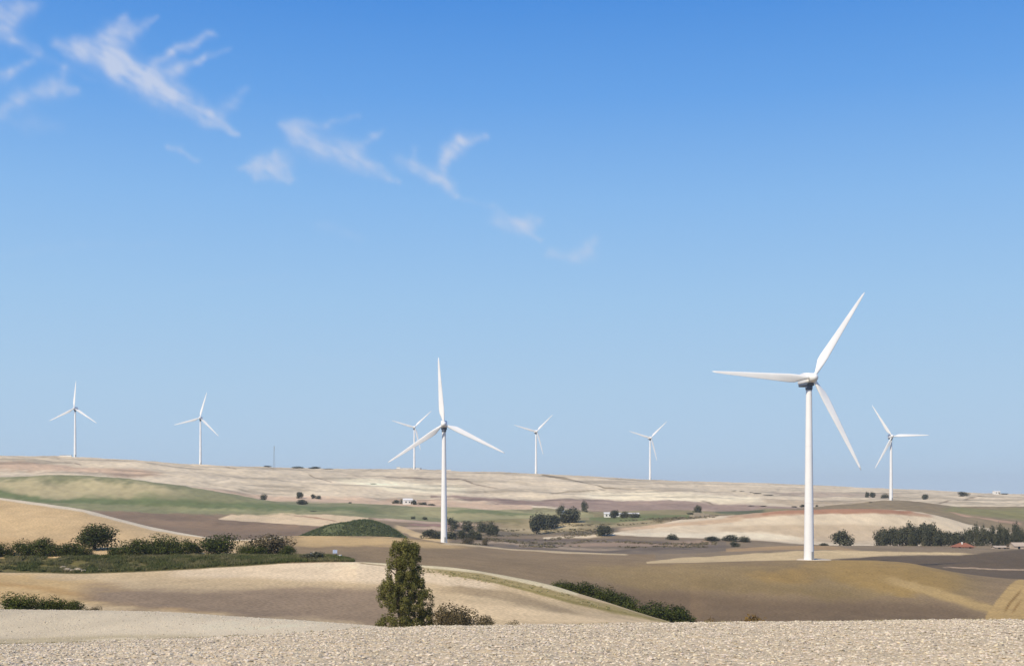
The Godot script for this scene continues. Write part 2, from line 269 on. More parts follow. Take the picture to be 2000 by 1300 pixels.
func fields() -> Array:
	# [first line, last line, soil colour as lit, softness, name or "", outline as bearing, upper row, lower row ...]
	return [
		[0, 3, [212, 196, 174], 1.0, "foreground_field", [-900, 0, 3000, 2900, 0, 3000]],
		[3, 5, [230, 216, 194], 1.0, "field", [-900, 0, 3000, 2900, 0, 3000]],
		[5, 8, [206, 184, 152], 1.0, "field_001", [-900, 0, 3000, 2900, 0, 3000]],
		[8, 9, [108, 102, 68], 1.0, "grass_bank", [-900, 0, 3000, 690, 0, 3000]],
		[9, 12, [214, 186, 146], 1.0, "hill", [-900, 0, 3000, 480, 0, 3000, 560, 0, 3000]],
		[8, 12, [148, 128, 102], 1.0, "field_002", [540, 0, 3000, 2900, 0, 3000]],
		[12, 16, [142, 126, 107], 1.0, "valley", [-900, 0, 3000, 2900, 0, 3000]],
		[16, 18, [150, 140, 108], 1.0, "field_003", [-900, 0, 3000, 2900, 0, 3000]],
		[18, 25, [203, 189, 170], 1.0, "ridge", [-900, 0, 3000, 2900, 0, 3000]],
		# near brows
		[2, 4, [204, 190, 162], 9.0, "", [-900, 1240, 1262, 0, 1242, 1257, 200, 1240, 1250, 420, 1240, 1246]],
		# stubble field behind the tree
		[5, 8, [200, 172, 128], 14.0, "", [-900, 1120, 1185, 0, 1122, 1180, 200, 1140, 1182, 420, 1175, 1200, 520, 1195, 1206]],
		[5, 8, [190, 158, 112], 7.0, "", [-900, 1126, 1136, 0, 1136, 1146, 100, 1148, 1158, 200, 1163, 1172, 300, 1181, 1189, 420, 1193, 1199]],
		[5, 8, [152, 133, 114], 22.0, "", [120, 1146, 1168, 280, 1146, 1190, 420, 1148, 1200, 600, 1150, 1215, 740, 1152, 1222, 800, 1160, 1215, 860, 1175, 1180]],
		[5, 8, [226, 206, 180], 10.0, "", [300, 1112, 1124, 450, 1106, 1126, 600, 1096, 1134, 740, 1098, 1140, 850, 1120, 1140, 1000, 1140, 1160]],
		[5, 8, [176, 156, 128], 8.0, "", [840, 1150, 1158, 900, 1142, 1160, 1000, 1156, 1176, 1100, 1184, 1194, 1160, 1200, 1204]],
		[5, 8, [226, 202, 168], 8.0, "", [860, 1172, 1200, 1000, 1184, 1212, 1150, 1200, 1216, 1290, 1214, 1222]],
		[5, 9, [170, 154, 112], 4.0, "grass_strip", [815, 1104, 1107, 870, 1111, 1119, 940, 1119, 1132, 1000, 1132, 1147, 1100, 1156, 1173, 1200, 1182, 1196, 1290, 1208, 1214, 1330, 1218, 1222]],
		[6, 9, [150, 138, 92], 3.0, "", [860, 1117, 1120, 940, 1128, 1132, 1000, 1142, 1146, 1100, 1167, 1172, 1200, 1190, 1194, 1290, 1210, 1212]],
		[5, 9, [226, 212, 180], 2.5, "farm_track", [690, 1093, 1097, 740, 1096, 1103, 800, 1100, 1107, 870, 1104, 1112, 940, 1112, 1119, 1000, 1123, 1132, 1060, 1135, 1146, 1100, 1146, 1156, 1130, 1158, 1162]],
		[5, 8, [150, 128, 96], 2.0, "", [695, 1098, 1100, 740, 1103, 1105, 760, 1105, 1107]],
		# grass bank
		[7.9, 9, [118, 110, 66], 6.0, "", [-900, 1094, 1108, 0, 1096, 1106, 120, 1098, 1106, 200, 1100, 1104]],
		[8, 9.06, [224, 200, 166], 2.0, "", [100, 1087, 1089.5, 180, 1084, 1090, 300, 1085, 1090, 420, 1082, 1089, 470, 1083, 1086]],
		[8, 9, [150, 134, 98], 4.0, "", [600, 1084, 1096, 690, 1086, 1098]],
		# left hill
		[9, 12.2, [232, 217, 196], 3.0, "", [-900, 800, 906, -300, 930, 942, 0, 966, 976, 160, 988, 1000, 300, 1024, 1036, 390, 1042, 1051, 450, 1049, 1056, 560, 1046, 1050]],
		[9, 12, [206, 176, 134], 16.0, "", [-900, 1020, 1090, 0, 1050, 1085, 200, 1050, 1080]],
		# brown slopes
		[9, 12, [208, 178, 132], 9.0, "", [540, 1046, 1066, 640, 1046, 1066, 760, 1048, 1066, 860, 1060, 1068, 940, 1066, 1069]],
		[8, 11, [150, 130, 96], 24.0, "", [1090, 1110, 1112, 1250, 1104, 1150, 1400, 1098, 1150, 1560, 1094, 1160, 1700, 1094, 1170, 1850, 1112, 1178, 1960, 1130, 1170]],
		[8, 10.5, [162, 136, 90], 16.0, "", [1420, 1112, 1116, 1500, 1112, 1136, 1580, 1104, 1136, 1640, 1096, 1112]],
		[8, 10.5, [164, 138, 90], 22.0, "", [1560, 1092, 1104, 1660, 1092, 1140, 1760, 1098, 1172, 1840, 1112, 1160, 1920, 1126, 1140]],
		[8, 10.5, [140, 121, 88], 18.0, "", [1300, 1120, 1140, 1420, 1130, 1156, 1540, 1146, 1160, 1640, 1150, 1176, 1720, 1160, 1176]],
		[8, 10, [122, 104, 84], 26.0, "", [1060, 1140, 1180, 1300, 1150, 1230, 1500, 1170, 1230, 1700, 1175, 1240, 1900, 1196, 1240, 1960, 1206, 1240]],
		[8, 10, [184, 158, 112], 9.0, "", [1700, 1116, 1128, 1760, 1128, 1148, 1850, 1156, 1176, 1930, 1180, 1196, 1990, 1200, 1215]],
		[8, 10.4, [188, 160, 112], 2.0, "field_004", [1924, 1205, 1212, 1950, 1170, 1215, 1975, 1140, 1215, 1990, 1131, 1215, 2100, 1110, 1220, 2500, 1110, 1240]],
		[8, 10.4, [150, 122, 78], 1.5, "", [1958, 1196, 1206, 1975, 1172, 1180, 1990, 1156, 1162, 2000, 1146, 1151]],
		[8, 10.4, [160, 130, 84], 1.5, "", [1974, 1196, 1206, 1988, 1178, 1186, 2000, 1164, 1170]],
		[11, 12.3, [206, 186, 156], 1.6, "", [860, 1060, 1063, 900, 1061, 1064, 1000, 1071, 1074, 1100, 1077, 1080, 1230, 1082, 1085]],
		[12, 12.4, [110, 84, 66], 1.2, "", [915, 1061, 1064, 980, 1066, 1069, 1060, 1072, 1074]],
		# beyond the knoll
		[10, 14, [142, 126, 106], 3.0, "field_005", [1280, 1084, 1096, 1400, 1056, 1098, 1600, 1056, 1098, 1700, 1060, 1112, 1900, 1068, 1140, 2900, 1070, 1150]],
		[10, 14, [208, 186, 150], 1.8, "field_006", [1262, 1097, 1100, 1330, 1090, 1099, 1450, 1083, 1098, 1560, 1076, 1098, 1640, 1074, 1090, 1760, 1077, 1084, 1860, 1081, 1084, 1935, 1083, 1084]],
		[10, 14, [178, 150, 116], 3.0, "", [1400, 1070, 1078, 1520, 1066, 1074, 1600, 1066, 1072, 1680, 1072, 1075]],
		[10, 14, [106, 93, 79], 3.0, "field_007", [1640, 1092, 1097, 1720, 1086, 1100, 1800, 1086, 1112, 1880, 1085, 1124, 2000, 1072, 1132, 2900, 1070, 1150]],
		[10, 13, [196, 172, 150], 1.0, "", [1840, 1108, 1109, 1900, 1109.5, 1111, 1950, 1111, 1113, 2100, 1112, 1114]],
		# the valley
		[12, 16, [138, 118, 100], 3.0, "field_008", [-900, 990, 1060, 180, 1000, 1060, 300, 1001, 1060, 420, 1006, 1060, 560, 1020, 1060, 640, 1026, 1060, 700, 1026, 1056]],
		[12, 16, [150, 127, 106], 8.0, "", [250, 1012, 1022, 420, 1020, 1034, 560, 1026, 1034, 620, 1028, 1032]],
		[13, 16.2, [216, 195, 168], 1.6, "field_009", [425, 1011, 1013, 450, 1004, 1015, 520, 1002, 1019, 580, 1002, 1024, 640, 1006, 1028, 690, 1009, 1022, 720, 1012, 1015]],
		[13, 16, [170, 140, 120], 1.2, "", [570, 1004, 1006, 620, 1012, 1014, 660, 1018, 1020]],
		[12.6, 15, [206, 182, 146], 2.0, "", [765, 1022, 1030, 800, 1034, 1046, 835, 1045, 1056, 880, 1055, 1062]],
		[13, 16, [190, 168, 152], 3.0, "", [720, 1013, 1016, 800, 1014, 1020, 880, 1018, 1024, 960, 1024, 1029]],
		[13, 16, [158, 128, 122], 3.0, "", [790, 1022, 1026, 860, 1024, 1029, 920, 1028, 1031]],
		[13, 16, [204, 180, 160], 3.0, "", [780, 1030, 1033, 850, 1029, 1034, 900, 1032, 1037]],
		[12, 14.6, [128, 115, 102], 4.0, "field_010", [880, 1050, 1066, 1000, 1054, 1072, 1120, 1056, 1078, 1300, 1056, 1084, 1420, 1058, 1076]],
		[12, 14.6, [164, 142, 126], 3.0, "", [1000, 1062, 1067, 1150, 1061, 1068, 1300, 1058, 1066, 1400, 1058, 1064]],
		[14, 16, [166, 152, 122], 6.0, "", [960, 1012, 1040, 1100, 1010, 1042, 1200, 1014, 1036, 1320, 1014, 1026]],
		[14, 17, [196, 180, 148], 2.5, "", [1075, 1016, 1030, 1110, 1020, 1034, 1140, 1032, 1038]],
		[13.5, 16, [122, 112, 98], 3.0, "", [950, 1034, 1042, 1050, 1040, 1046, 1160, 1036, 1043, 1260, 1028, 1033]],
		[12.4, 14.5, [170, 152, 134], 3.0, "", [890, 1056, 1059, 980, 1058, 1062, 1120, 1070, 1073, 1260, 1073, 1076]],
		[12.4, 14.5, [112, 100, 92], 3.0, "", [960, 1048, 1052, 1060, 1052, 1056, 1200, 1052, 1057, 1330, 1060, 1063]],
		[12.4, 14.5, [116, 104, 94], 3.0, "", [1000, 1068, 1071, 1160, 1076, 1079, 1300, 1068, 1072, 1440, 1064, 1067]],
		[13.5, 16, [184, 168, 140], 4.0, "", [960, 1026, 1031, 1020, 1030, 1035, 1070, 1034, 1038]],
		[13.5, 16, [140, 132, 96], 5.0, "", [900, 1012, 1018, 980, 1014, 1022, 1040, 1016, 1024]],
		[13.5, 16, [126, 122, 92], 4.0, "", [1110, 1014, 1020, 1160, 1016, 1024, 1220, 1020, 1028]],
		# pale hill on the right
		[13.6, 15.5, [222, 206, 184], 1.8, "hill_001", [1060, 1049, 1051, 1150, 1046, 1050, 1200, 1040, 1046, 1270, 1030, 1048, 1330, 1015, 1052, 1400, 1008, 1054, 1500, 998, 1056, 1600, 990, 1062, 1740, 990, 1068, 1830, 1005, 1068, 1900, 1024, 1066, 1960, 1038, 1060, 2100, 1044, 1060]],
		[13.6, 15.5, [200, 182, 160], 6.0, "", [1380, 1026, 1036, 1500, 1024, 1038, 1600, 1024, 1056, 1750, 1024, 1064, 1860, 1034, 1060]],
		[13.6, 15.5, [230, 218, 198], 2.0, "", [1190, 1041, 1045, 1260, 1042, 1048, 1340, 1041, 1052, 1420, 1038, 1052, 1500, 1041, 1053, 1570, 1049, 1054]],
		[14, 15.6, [190, 160, 138], 2.5, "", [1410, 1009, 1011, 1500, 1000, 1009, 1600, 990, 1002, 1700, 990, 1002, 1760, 997, 1004, 1830, 1009, 1014]],
		[14, 15.5, [176, 134, 110], 2.0, "", [1480, 1004, 1007, 1580, 994, 1001, 1700, 991, 1000, 1790, 1000, 1004]],
		[14, 15.4, [210, 184, 158], 3.0, "", [1200, 1034, 1038, 1300, 1024, 1030, 1400, 1013, 1020, 1460, 1006, 1014]],
		# green hill on the left and the green valley floor
		[15.6, 18.4, [130, 130, 100], 4.0, "green_field", [-900, 900, 990, -100, 930, 978, 0, 926, 978, 100, 925, 992, 240, 930, 1000, 400, 954, 1004, 520, 974, 1003, 620, 978, 1004, 740, 983, 1014, 860, 988, 1020, 980, 992, 1016, 1080, 998, 1010, 1160, 1004, 1008]],
		[16, 18, [170, 160, 130], 15.0, "", [-900, 940, 960, 0, 938, 952, 60, 938, 970, 150, 940, 972, 260, 944, 970, 330, 954, 966, 400, 966, 970]],
		[16, 18, [104, 114, 80], 7.0, "", [-900, 960, 975, 0, 958, 968, 100, 974, 984, 200, 976, 988, 320, 976, 988, 420, 980, 994, 540, 986, 997, 660, 988, 996, 760, 994, 1002]],
		[16, 18, [142, 142, 108], 5.0, "", [330, 990, 996, 420, 995, 999, 520, 998, 1000, 640, 1000, 1003, 760, 1004, 1008, 860, 1004, 1012]],
		[15.4, 18, [120, 126, 86], 3.0, "green_field_001", [1150, 1008, 1016, 1200, 1005, 1022, 1280, 1003, 1020, 1350, 1008, 1016]],
		[15.6, 18.4, [156, 150, 116], 6.0, "", [790, 990, 1000, 900, 990, 1014, 1000, 994, 1012, 1080, 998, 1010, 1170, 1002, 1008]],
		[15.6, 18.4, [118, 124, 88], 3.0, "", [860, 1000, 1002, 940, 994, 1001, 1000, 1000, 1004, 1060, 1004, 1006]],
		[16, 18, [104, 108, 82], 2.0, "", [1390, 996, 1002, 1450, 996, 1004, 1500, 994, 1000]],
		# olive hill under the far turbine
		[15, 18.2, [134, 120, 98], 2.0, "hill_002", [1540, 994, 1004, 1600, 988, 1004, 1680, 981, 1004, 1740, 977, 1004, 1800, 980, 1010, 1870, 988, 1030, 2000, 990, 1046, 2900, 990, 1060]],
		[15, 18.2, [128, 124, 88], 5.0, "", [1830, 990, 998, 1900, 994, 1006, 2000, 994, 1016, 2900, 994, 1020]],
		[15, 18.2, [170, 142, 124], 1.5, "", [1850, 996, 998, 1900, 1008, 1011, 1950, 1017, 1021, 2000, 1022, 1028]],
		# red and mauve earth at the foot of the ridge
		[17.6, 20, [196, 172, 152], 6.0, "red_field", [300, 944, 948, 400, 956, 966, 520, 968, 978, 640, 970, 984, 760, 974, 989, 860, 978, 992, 960, 984, 998, 1040, 988, 1002]],
		[17.4, 20, [152, 132, 123], 5.0, "red_field_001", [840, 968, 972, 960, 974, 984, 1060, 976, 990, 1180, 974, 998, 1300, 978, 1000, 1420, 984, 997, 1520, 988, 994, 1580, 990, 993]],
		[18, 19.6, [186, 170, 150], 3.0, "", [1480, 968, 980, 1560, 978, 988, 1700, 976, 984]],
		# gullies and hedge lines on the ridge
		[19, 21, [150, 134, 118], 0.8, "", [750, 930, 932, 860, 933, 936, 900, 936, 938.5, 940, 946, 948, 975, 955, 956]],
		[19, 21, [146, 132, 112], 0.8, "", [1055, 925.5, 927.5, 1100, 931, 934.5, 1122, 936, 939, 1180, 952, 954, 1235, 955, 956]],
		[18.5, 21, [140, 126, 108], 0.8, "", [1238, 958, 959, 1280, 968, 970, 1325, 982, 984]],
		[18.5, 21, [160, 146, 126], 0.8, "", [1072, 964, 966, 1110, 959, 961, 1190, 955, 957]],
		[18.5, 21, [134, 120, 104], 0.8, "", [1345, 968, 970, 1365, 974, 978, 1398, 984, 985.5]],
		[19, 21, [150, 134, 116], 0.8, "", [600, 924, 925.5, 625, 933, 934.5, 650, 942, 943.5]],
		[19, 21, [140, 122, 108], 0.8, "", [122, 899, 900.5, 140, 901, 902.5, 160, 906, 907.5]],
		[19, 21, [150, 134, 116], 0.8, "", [436, 911, 912, 465, 917, 918]],
		[18.6, 21, [178, 162, 148], 3.0, "", [1500, 960, 965, 1580, 962, 970, 1700, 963, 968, 1770, 966, 969]],
		[18.6, 21, [150, 136, 120], 0.8, "", [1826, 984, 985.5, 1880, 974, 976, 1925, 966, 968]],
		[18.6, 21, [226, 216, 194], 6.0, "", [640, 932, 940, 760, 938, 958, 860, 944, 964, 930, 952, 962]],
		[18.6, 21, [226, 214, 192], 5.0, "", [1120, 958, 970, 1240, 960, 976, 1400, 966, 980, 1500, 972, 980]],
		[18.6, 21, [190, 166, 146], 6.0, "", [-200, 900, 915, 40, 902, 918, 160, 910, 924, 330, 922, 932]],
	]

func land():
	var nin := 780; var nside := 56
	var cols: Array[float] = []
	for i in nside: cols.append(-900.0 + 890.0 * i / nside)
	for i in nin + 1: cols.append(-10.0 + 2020.0 * i / nin)
	for i in nside: cols.append(2010.0 + 890.0 * (i + 1) / nside)
	var per := [10, 110, 24, 50, 12, 16, 40, 56, 26, 50, 44, 40, 18, 40, 44, 40, 44, 26, 34, 40, 64, 10, 6, 6]
	var rows: Array[float] = []          # loft coordinate: line number plus fraction
	for j in per.size():
		for k in per[j]: rows.append(j + float(k) / per[j])
	rows.append(float(per.size()))
	var nc := cols.size(); var nr := rows.size()
	var pos := PackedVector3Array(); pos.resize(nc * nr)
	var col := PackedColorArray(); col.resize(nc * nr)
	var who := PackedInt32Array(); who.resize(nc * nr)
	var names: Array[String] = []
	var fs := fields()
	for f in fs:
		if f[4] != "" and not names.has(f[4]): names.append(f[4])
		f.append(lin(f[2][0], f[2][1], f[2][2]))
	names.append("mound")
	for ci in nc:
		var px := cols[ci]
		var c := column(px); var lzs: PackedFloat64Array = c[0]; var ss: PackedFloat64Array = c[1]; var ms: PackedFloat64Array = c[2]
		var act: Array = []
		for f in fs:
			var k: Array = f[5]
			if px < k[0] or px > k[k.size() - 3]: continue
			for i in range(0, k.size() - 3, 3):
				if px <= k[i + 3]:
					var t: float = (px - k[i]) / (k[i + 3] - k[i])
					var ends := 1.0
					if f[4] == "" or k[0] > -900:
						var wide := clampf(float(f[3]) * 7.0, 4.0, 90.0)
						if f[4] != "": wide = 2.0
						ends = smoothstep(0.0, 1.0, (px - k[0]) / wide) * smoothstep(0.0, 1.0, (k[k.size() - 3] - px) / wide)
					act.append([float(f[0]), float(f[1]), lerpf(k[i + 1], k[i + 4], t), lerpf(k[i + 2], k[i + 5], t), float(f[3]), names.find(f[4]), f[6], ends])
					break
		var lo := 0
		var by_line: Array = []           # what can show between line j and j + 1
		for j in per.size() + 1:
			var here: Array = []
			for a in act:
				if a[0] < j + 1 and a[1] > j: here.append(a)
			by_line.append(here)
		for ri in nr:
			var u := rows[ri]; var j := mini(int(u), per.size() - 1)
			var lz := lerpf(lzs[j], lzs[j + 1], u - j)
			var s := hermite(lzs[j], lzs[j + 1], ss[j], ss[j + 1], ms[j], ms[j + 1], lz)
			var z := exp(lz); var x := (px - CX) / F * z
			var at := ri * nc + ci
			var h := EYE - (s - HY) / F * z + relief(x, z)
			if z < 110.0: h += rough(x, z)
			pos[at] = Vector3(x, h, -z)
			var n1 := noise.get_noise_2d(x * 0.03 + 40.0, z * 0.012)
			var n2 := noise2.get_noise_2d(x * 0.16, z * 0.10 + 90.0)
			var v := Color(0.4, 0.35, 0.28); var w := 0
			var first := true
			for a in by_line[j]:
				if u < a[0] or u > a[1]: continue
				var soft: float = a[4]
				var sy := s + (n1 * 1.2 + n2 * 0.6) * soft * 0.55
				var k := smoothstep(a[2] - soft * 0.5, a[2] + soft * 0.5, sy) * (1.0 - smoothstep(a[3] - soft * 0.5, a[3] + soft * 0.5, sy)) * float(a[7])
				if k <= 0.0: continue
				if first: v = a[6]; first = false
				else: v = v.lerp(a[6], k)
				if a[5] >= 0 and k > 0.5: w = a[5]
			if z > 515.0 and z < 580.0 and x < -30.0 and x > -110.0:
				var mh := mound(x, z)
				v = v.lerp(Color(0.13, 0.15, 0.072), smoothstep(0.1, 0.7, mh + n2 * 0.4))
				if mh > 0.3: w = names.size() - 1
			var mul := 1.12 * (1.0 + 0.16 * n1 + 0.11 * n2)
			if u > 5.0 and u < 12.0: # wheel tracks and plough streaks, faint
				var tl := fposmod((x * 0.83 + z * 0.56 + n1 * 3.0) / 16.0, 1.0)
				mul *= 1.0 + 0.07 * noise2.get_noise_2d(x * 0.7, z * 0.3) + (0.05 if tl < 0.05 else 0.0)
			if u > 19.0: # old plough lines and folds on the ridge
				var q := noise.get_noise_2d(x * 0.006 + z * 0.004, z * 0.02 - x * 0.003)
				mul *= 1.0 + 0.13 * noise2.get_noise_2d(x * 0.004 - z * 0.003, z * 0.009)
				var gl := absf(noise2.get_noise_2d(x * 0.0045 + 30.0, z * 0.007 + x * 0.002))
				mul *= 1.0 - 0.20 * (1.0 - smoothstep(0.0, 0.03, gl)) + 0.06 * smoothstep(0.03, 0.05, gl) * (1.0 - smoothstep(0.05, 0.12, gl))
				mul *= 1.0 - 0.34 * smoothstep(0.05, 0.40, q) + 0.10 * smoothstep(0.1, 0.4, -q)
			col[at] = Color(v.r * mul * 1.04, v.g * mul * 1.0, v.b * mul * 0.84)
			who[at] = w
	var nor := PackedVector3Array(); nor.resize(nc * nr)
	for ri in nr:
		var r0 := maxi(ri - 1, 0) * nc; var r1 := mini(ri + 1, nr - 1) * nc
		for ci in nc:
			var a := pos[ri * nc + mini(ci + 1, nc - 1)] - pos[ri * nc + maxi(ci - 1, 0)]
			nor[ri * nc + ci] = a.cross(pos[r1 + ci] - pos[r0 + ci]).normalized()
	var idx: Array = []
	for n in names: idx.append(PackedInt32Array())
	for ri in nr - 1:
		var run: PackedInt32Array = []
		for ci in nc - 1:
			var a := ri * nc + ci
			idx[who[a]].append_array(PackedInt32Array([a, a + nc, a + 1, a + 1, a + nc, a + nc + 1]))
	var labels := {
		"foreground_field": "pale ploughed field of dry clods across the very front", "field": "smooth pale rise of bare earth behind the cloddy front field on the left",
		"field_001": "tan and grey-brown stubble field round the tall tree", "grass_bank": "dark green grassy bank below the hedge row on the left",
		"grass_strip": "yellow-green weedy strip slanting down right of the tall tree", "farm_track": "pale dirt track along the crest right of the tall tree",
		"hill": "smooth tan hillside with a white rim behind the hedge on the left", "field_002": "brown and golden slope below the two nearest turbines",
		"valley": "grey-brown valley floor with scattered trees", "field_003": "dull fallow strip across the middle of the valley", "ridge": "long pale ridge of ploughed fields along the skyline",
		"field_004": "small yellow field with wheel tracks at the right edge", "field_005": "grey-brown flat behind the nearest turbine", "field_006": "pale straw-coloured band behind the foot of the nearest turbine",
		"field_007": "dark ploughed field in front of the tree stand on the right", "field_008": "purple-brown ploughed field behind the tan hillside", "field_009": "pale wedge-shaped field left of the green mound",
		"field_010": "grey field right of the foot of the second turbine", "hill_001": "pale hill with a red earth top behind the nearest turbine", "green_field": "green hill and meadow below the ridge on the left",
		"green_field_001": "small bright green field near the long white farm", "mound": "round green mound before the pale wedge-shaped field", "hill_002": "olive brown hill under the turbine at the right", "red_field": "salmon pink earth slope round the white farmhouse", "red_field_001": "mauve earth strip at the foot of the ridge"}
	var back := PackedInt32Array(); back.resize(nc * nr)
	for n in names.size():
		if idx[n].is_empty(): continue
		back.fill(-1)
		var p := PackedVector3Array(); var q := PackedVector3Array(); var cc := PackedColorArray(); var ii := PackedInt32Array()
		for k in idx[n]:
			if back[k] < 0:
				back[k] = p.size(); p.append(pos[k]); q.append(nor[k]); cc.append(col[k])
			ii.append(back[k])
		var arr := []; arr.resize(Mesh.ARRAY_MAX)
		arr[Mesh.ARRAY_VERTEX] = p; arr[Mesh.ARRAY_NORMAL] = q; arr[Mesh.ARRAY_COLOR] = cc; arr[Mesh.ARRAY_INDEX] = ii
		var am := ArrayMesh.new(); am.add_surface_from_arrays(Mesh.PRIMITIVE_TRIANGLES, arr)
		var m: Material = M.near if names[n] == "foreground_field" or names[n] == "field" else M.far if names[n] in ["ridge", "red_field", "red_field_001", "green_field", "hill_002"] else M.field
		var o := MeshInstance3D.new(); o.name = names[n]; o.mesh = am; o.material_override = m; add_child(o)
		taken[names[n]] = 1
		tag(o, labels[names[n]], "hill" if names[n].begins_with("hill") or names[n] == "ridge" else "field", "", "structure")

# ------------------------------------------------------------------ clods, grass
func lump(seed_: int, flat: float) -> ArrayMesh:
	var rng := RandomNumberGenerator.new(); rng.seed = seed_
	var t := (1.0 + sqrt(5.0)) / 2.0
	var v: Array[Vector3] = []
	for p in [[-1, t, 0], [1, t, 0], [-1, -t, 0], [1, -t, 0], [0, -1, t], [0, 1, t], [0, -1, -t], [0, 1, -t], [t, 0, -1], [t, 0, 1], [-t, 0, -1], [-t, 0, 1]]:
		var q := Vector3(p[0], p[1], p[2]).normalized() * rng.randf_range(0.7, 1.15); q.y *= flat
		v.append(q)
	var st := SurfaceTool.new(); st.begin(Mesh.PRIMITIVE_TRIANGLES); st.set_smooth_group(-1)
	for f in [[0, 11, 5], [0, 5, 1], [0, 1, 7], [0, 7, 10], [0, 10, 11], [1, 5, 9], [5, 11, 4], [11, 10, 2], [10, 7, 6], [7, 1, 8], [3, 9, 4], [3, 4, 2], [3, 2, 6], [3, 6, 8], [3, 8, 9], [4, 9, 5], [2, 4, 11], [6, 2, 10], [8, 6, 7], [9, 8, 1]]:
		for k in [0, 2, 1]:
			st.set_color(Color.WHITE); st.add_vertex(v[f[k]])
	st.generate_normals()
	return st.commit()

func scatter(called: String, mesh: Mesh, m: Material, xf: Array, tint: Array, label: String, category: String):
	var mm := MultiMesh.new(); mm.transform_format = MultiMesh.TRANSFORM_3D; mm.use_colors = true; mm.mesh = mesh; mm.instance_count = xf.size()
	for i in xf.size():
		mm.set_instance_transform(i, xf[i]); mm.set_instance_color(i, tint[i])
	var o := MultiMeshInstance3D.new(); o.name = numbered(called); o.multimesh = mm; o.material_override = m
	add_child(o); tag(o, label, category, "", "stuff")

func clods():
	var rng := RandomNumberGenerator.new(); rng.seed = 77
	var shapes := [lump(1, 0.5), lump(2, 0.42), lump(3, 0.6)]
	for s in 3:
		var xf := []; var tint := []
		for i in 62000:
			var z := sqrt(rng.randf_range(24.0 * 24.0, 100.0 * 100.0)) if i % 3 == 0 else sqrt(rng.randf_range(24.0 * 24.0, 66.0 * 66.0))
			var px := rng.randf_range(-260.0, 2260.0)
			if z > 66.0 and px > 800.0: continue
			var g := ground(px, z)
			var x := (px - CX) / F * z
			g.y += rough(x, z)
			var r := 0.017 + 0.043 * pow(rng.randf(), 3.0)
			var b := Basis(Vector3.UP, rng.randf() * TAU) * Basis(Vector3.RIGHT, rng.randf_range(-0.35, 0.35))
			xf.append(Transform3D(b.scaled(Vector3.ONE * r * Vector3(rng.randf_range(0.8, 1.4), 1, rng.randf_range(0.8, 1.4))), g + Vector3.UP * r * 0.2))
			var k := rng.randf_range(0.47, 0.70)
			if rng.randf() < 0.10: k *= 0.5
			tint.append(Color(k, k * rng.randf_range(0.83, 0.89), k * rng.randf_range(0.60, 0.69)))
		scatter("soil_clods", shapes[s], M.clod, xf, tint, "pale dry soil clods strewn over the front field", "soil clods")
		if s == 0: pass

func tuft_mesh(seed_: int, blades: int, h: float, spread: float) -> ArrayMesh:
	var rng := RandomNumberGenerator.new(); rng.seed = seed_
	var st := SurfaceTool.new(); st.begin(Mesh.PRIMITIVE_TRIANGLES)
	for i in blades:
		var a := rng.randf() * TAU; var d := Vector3(cos(a), 0, sin(a)); var p := d * rng.randf() * spread
		var w := Vector3(-d.z, 0, d.x) * h * 0.13; var tip := p + d * h * rng.randf_range(0.1, 0.6) + Vector3.UP * h * rng.randf_range(0.6, 1.1)
		for q in [p - w, tip, p + w]:
			st.set_smooth_group(-1); st.set_color(Color.WHITE); st.add_vertex(q)
	st.generate_normals()
	return st.commit()

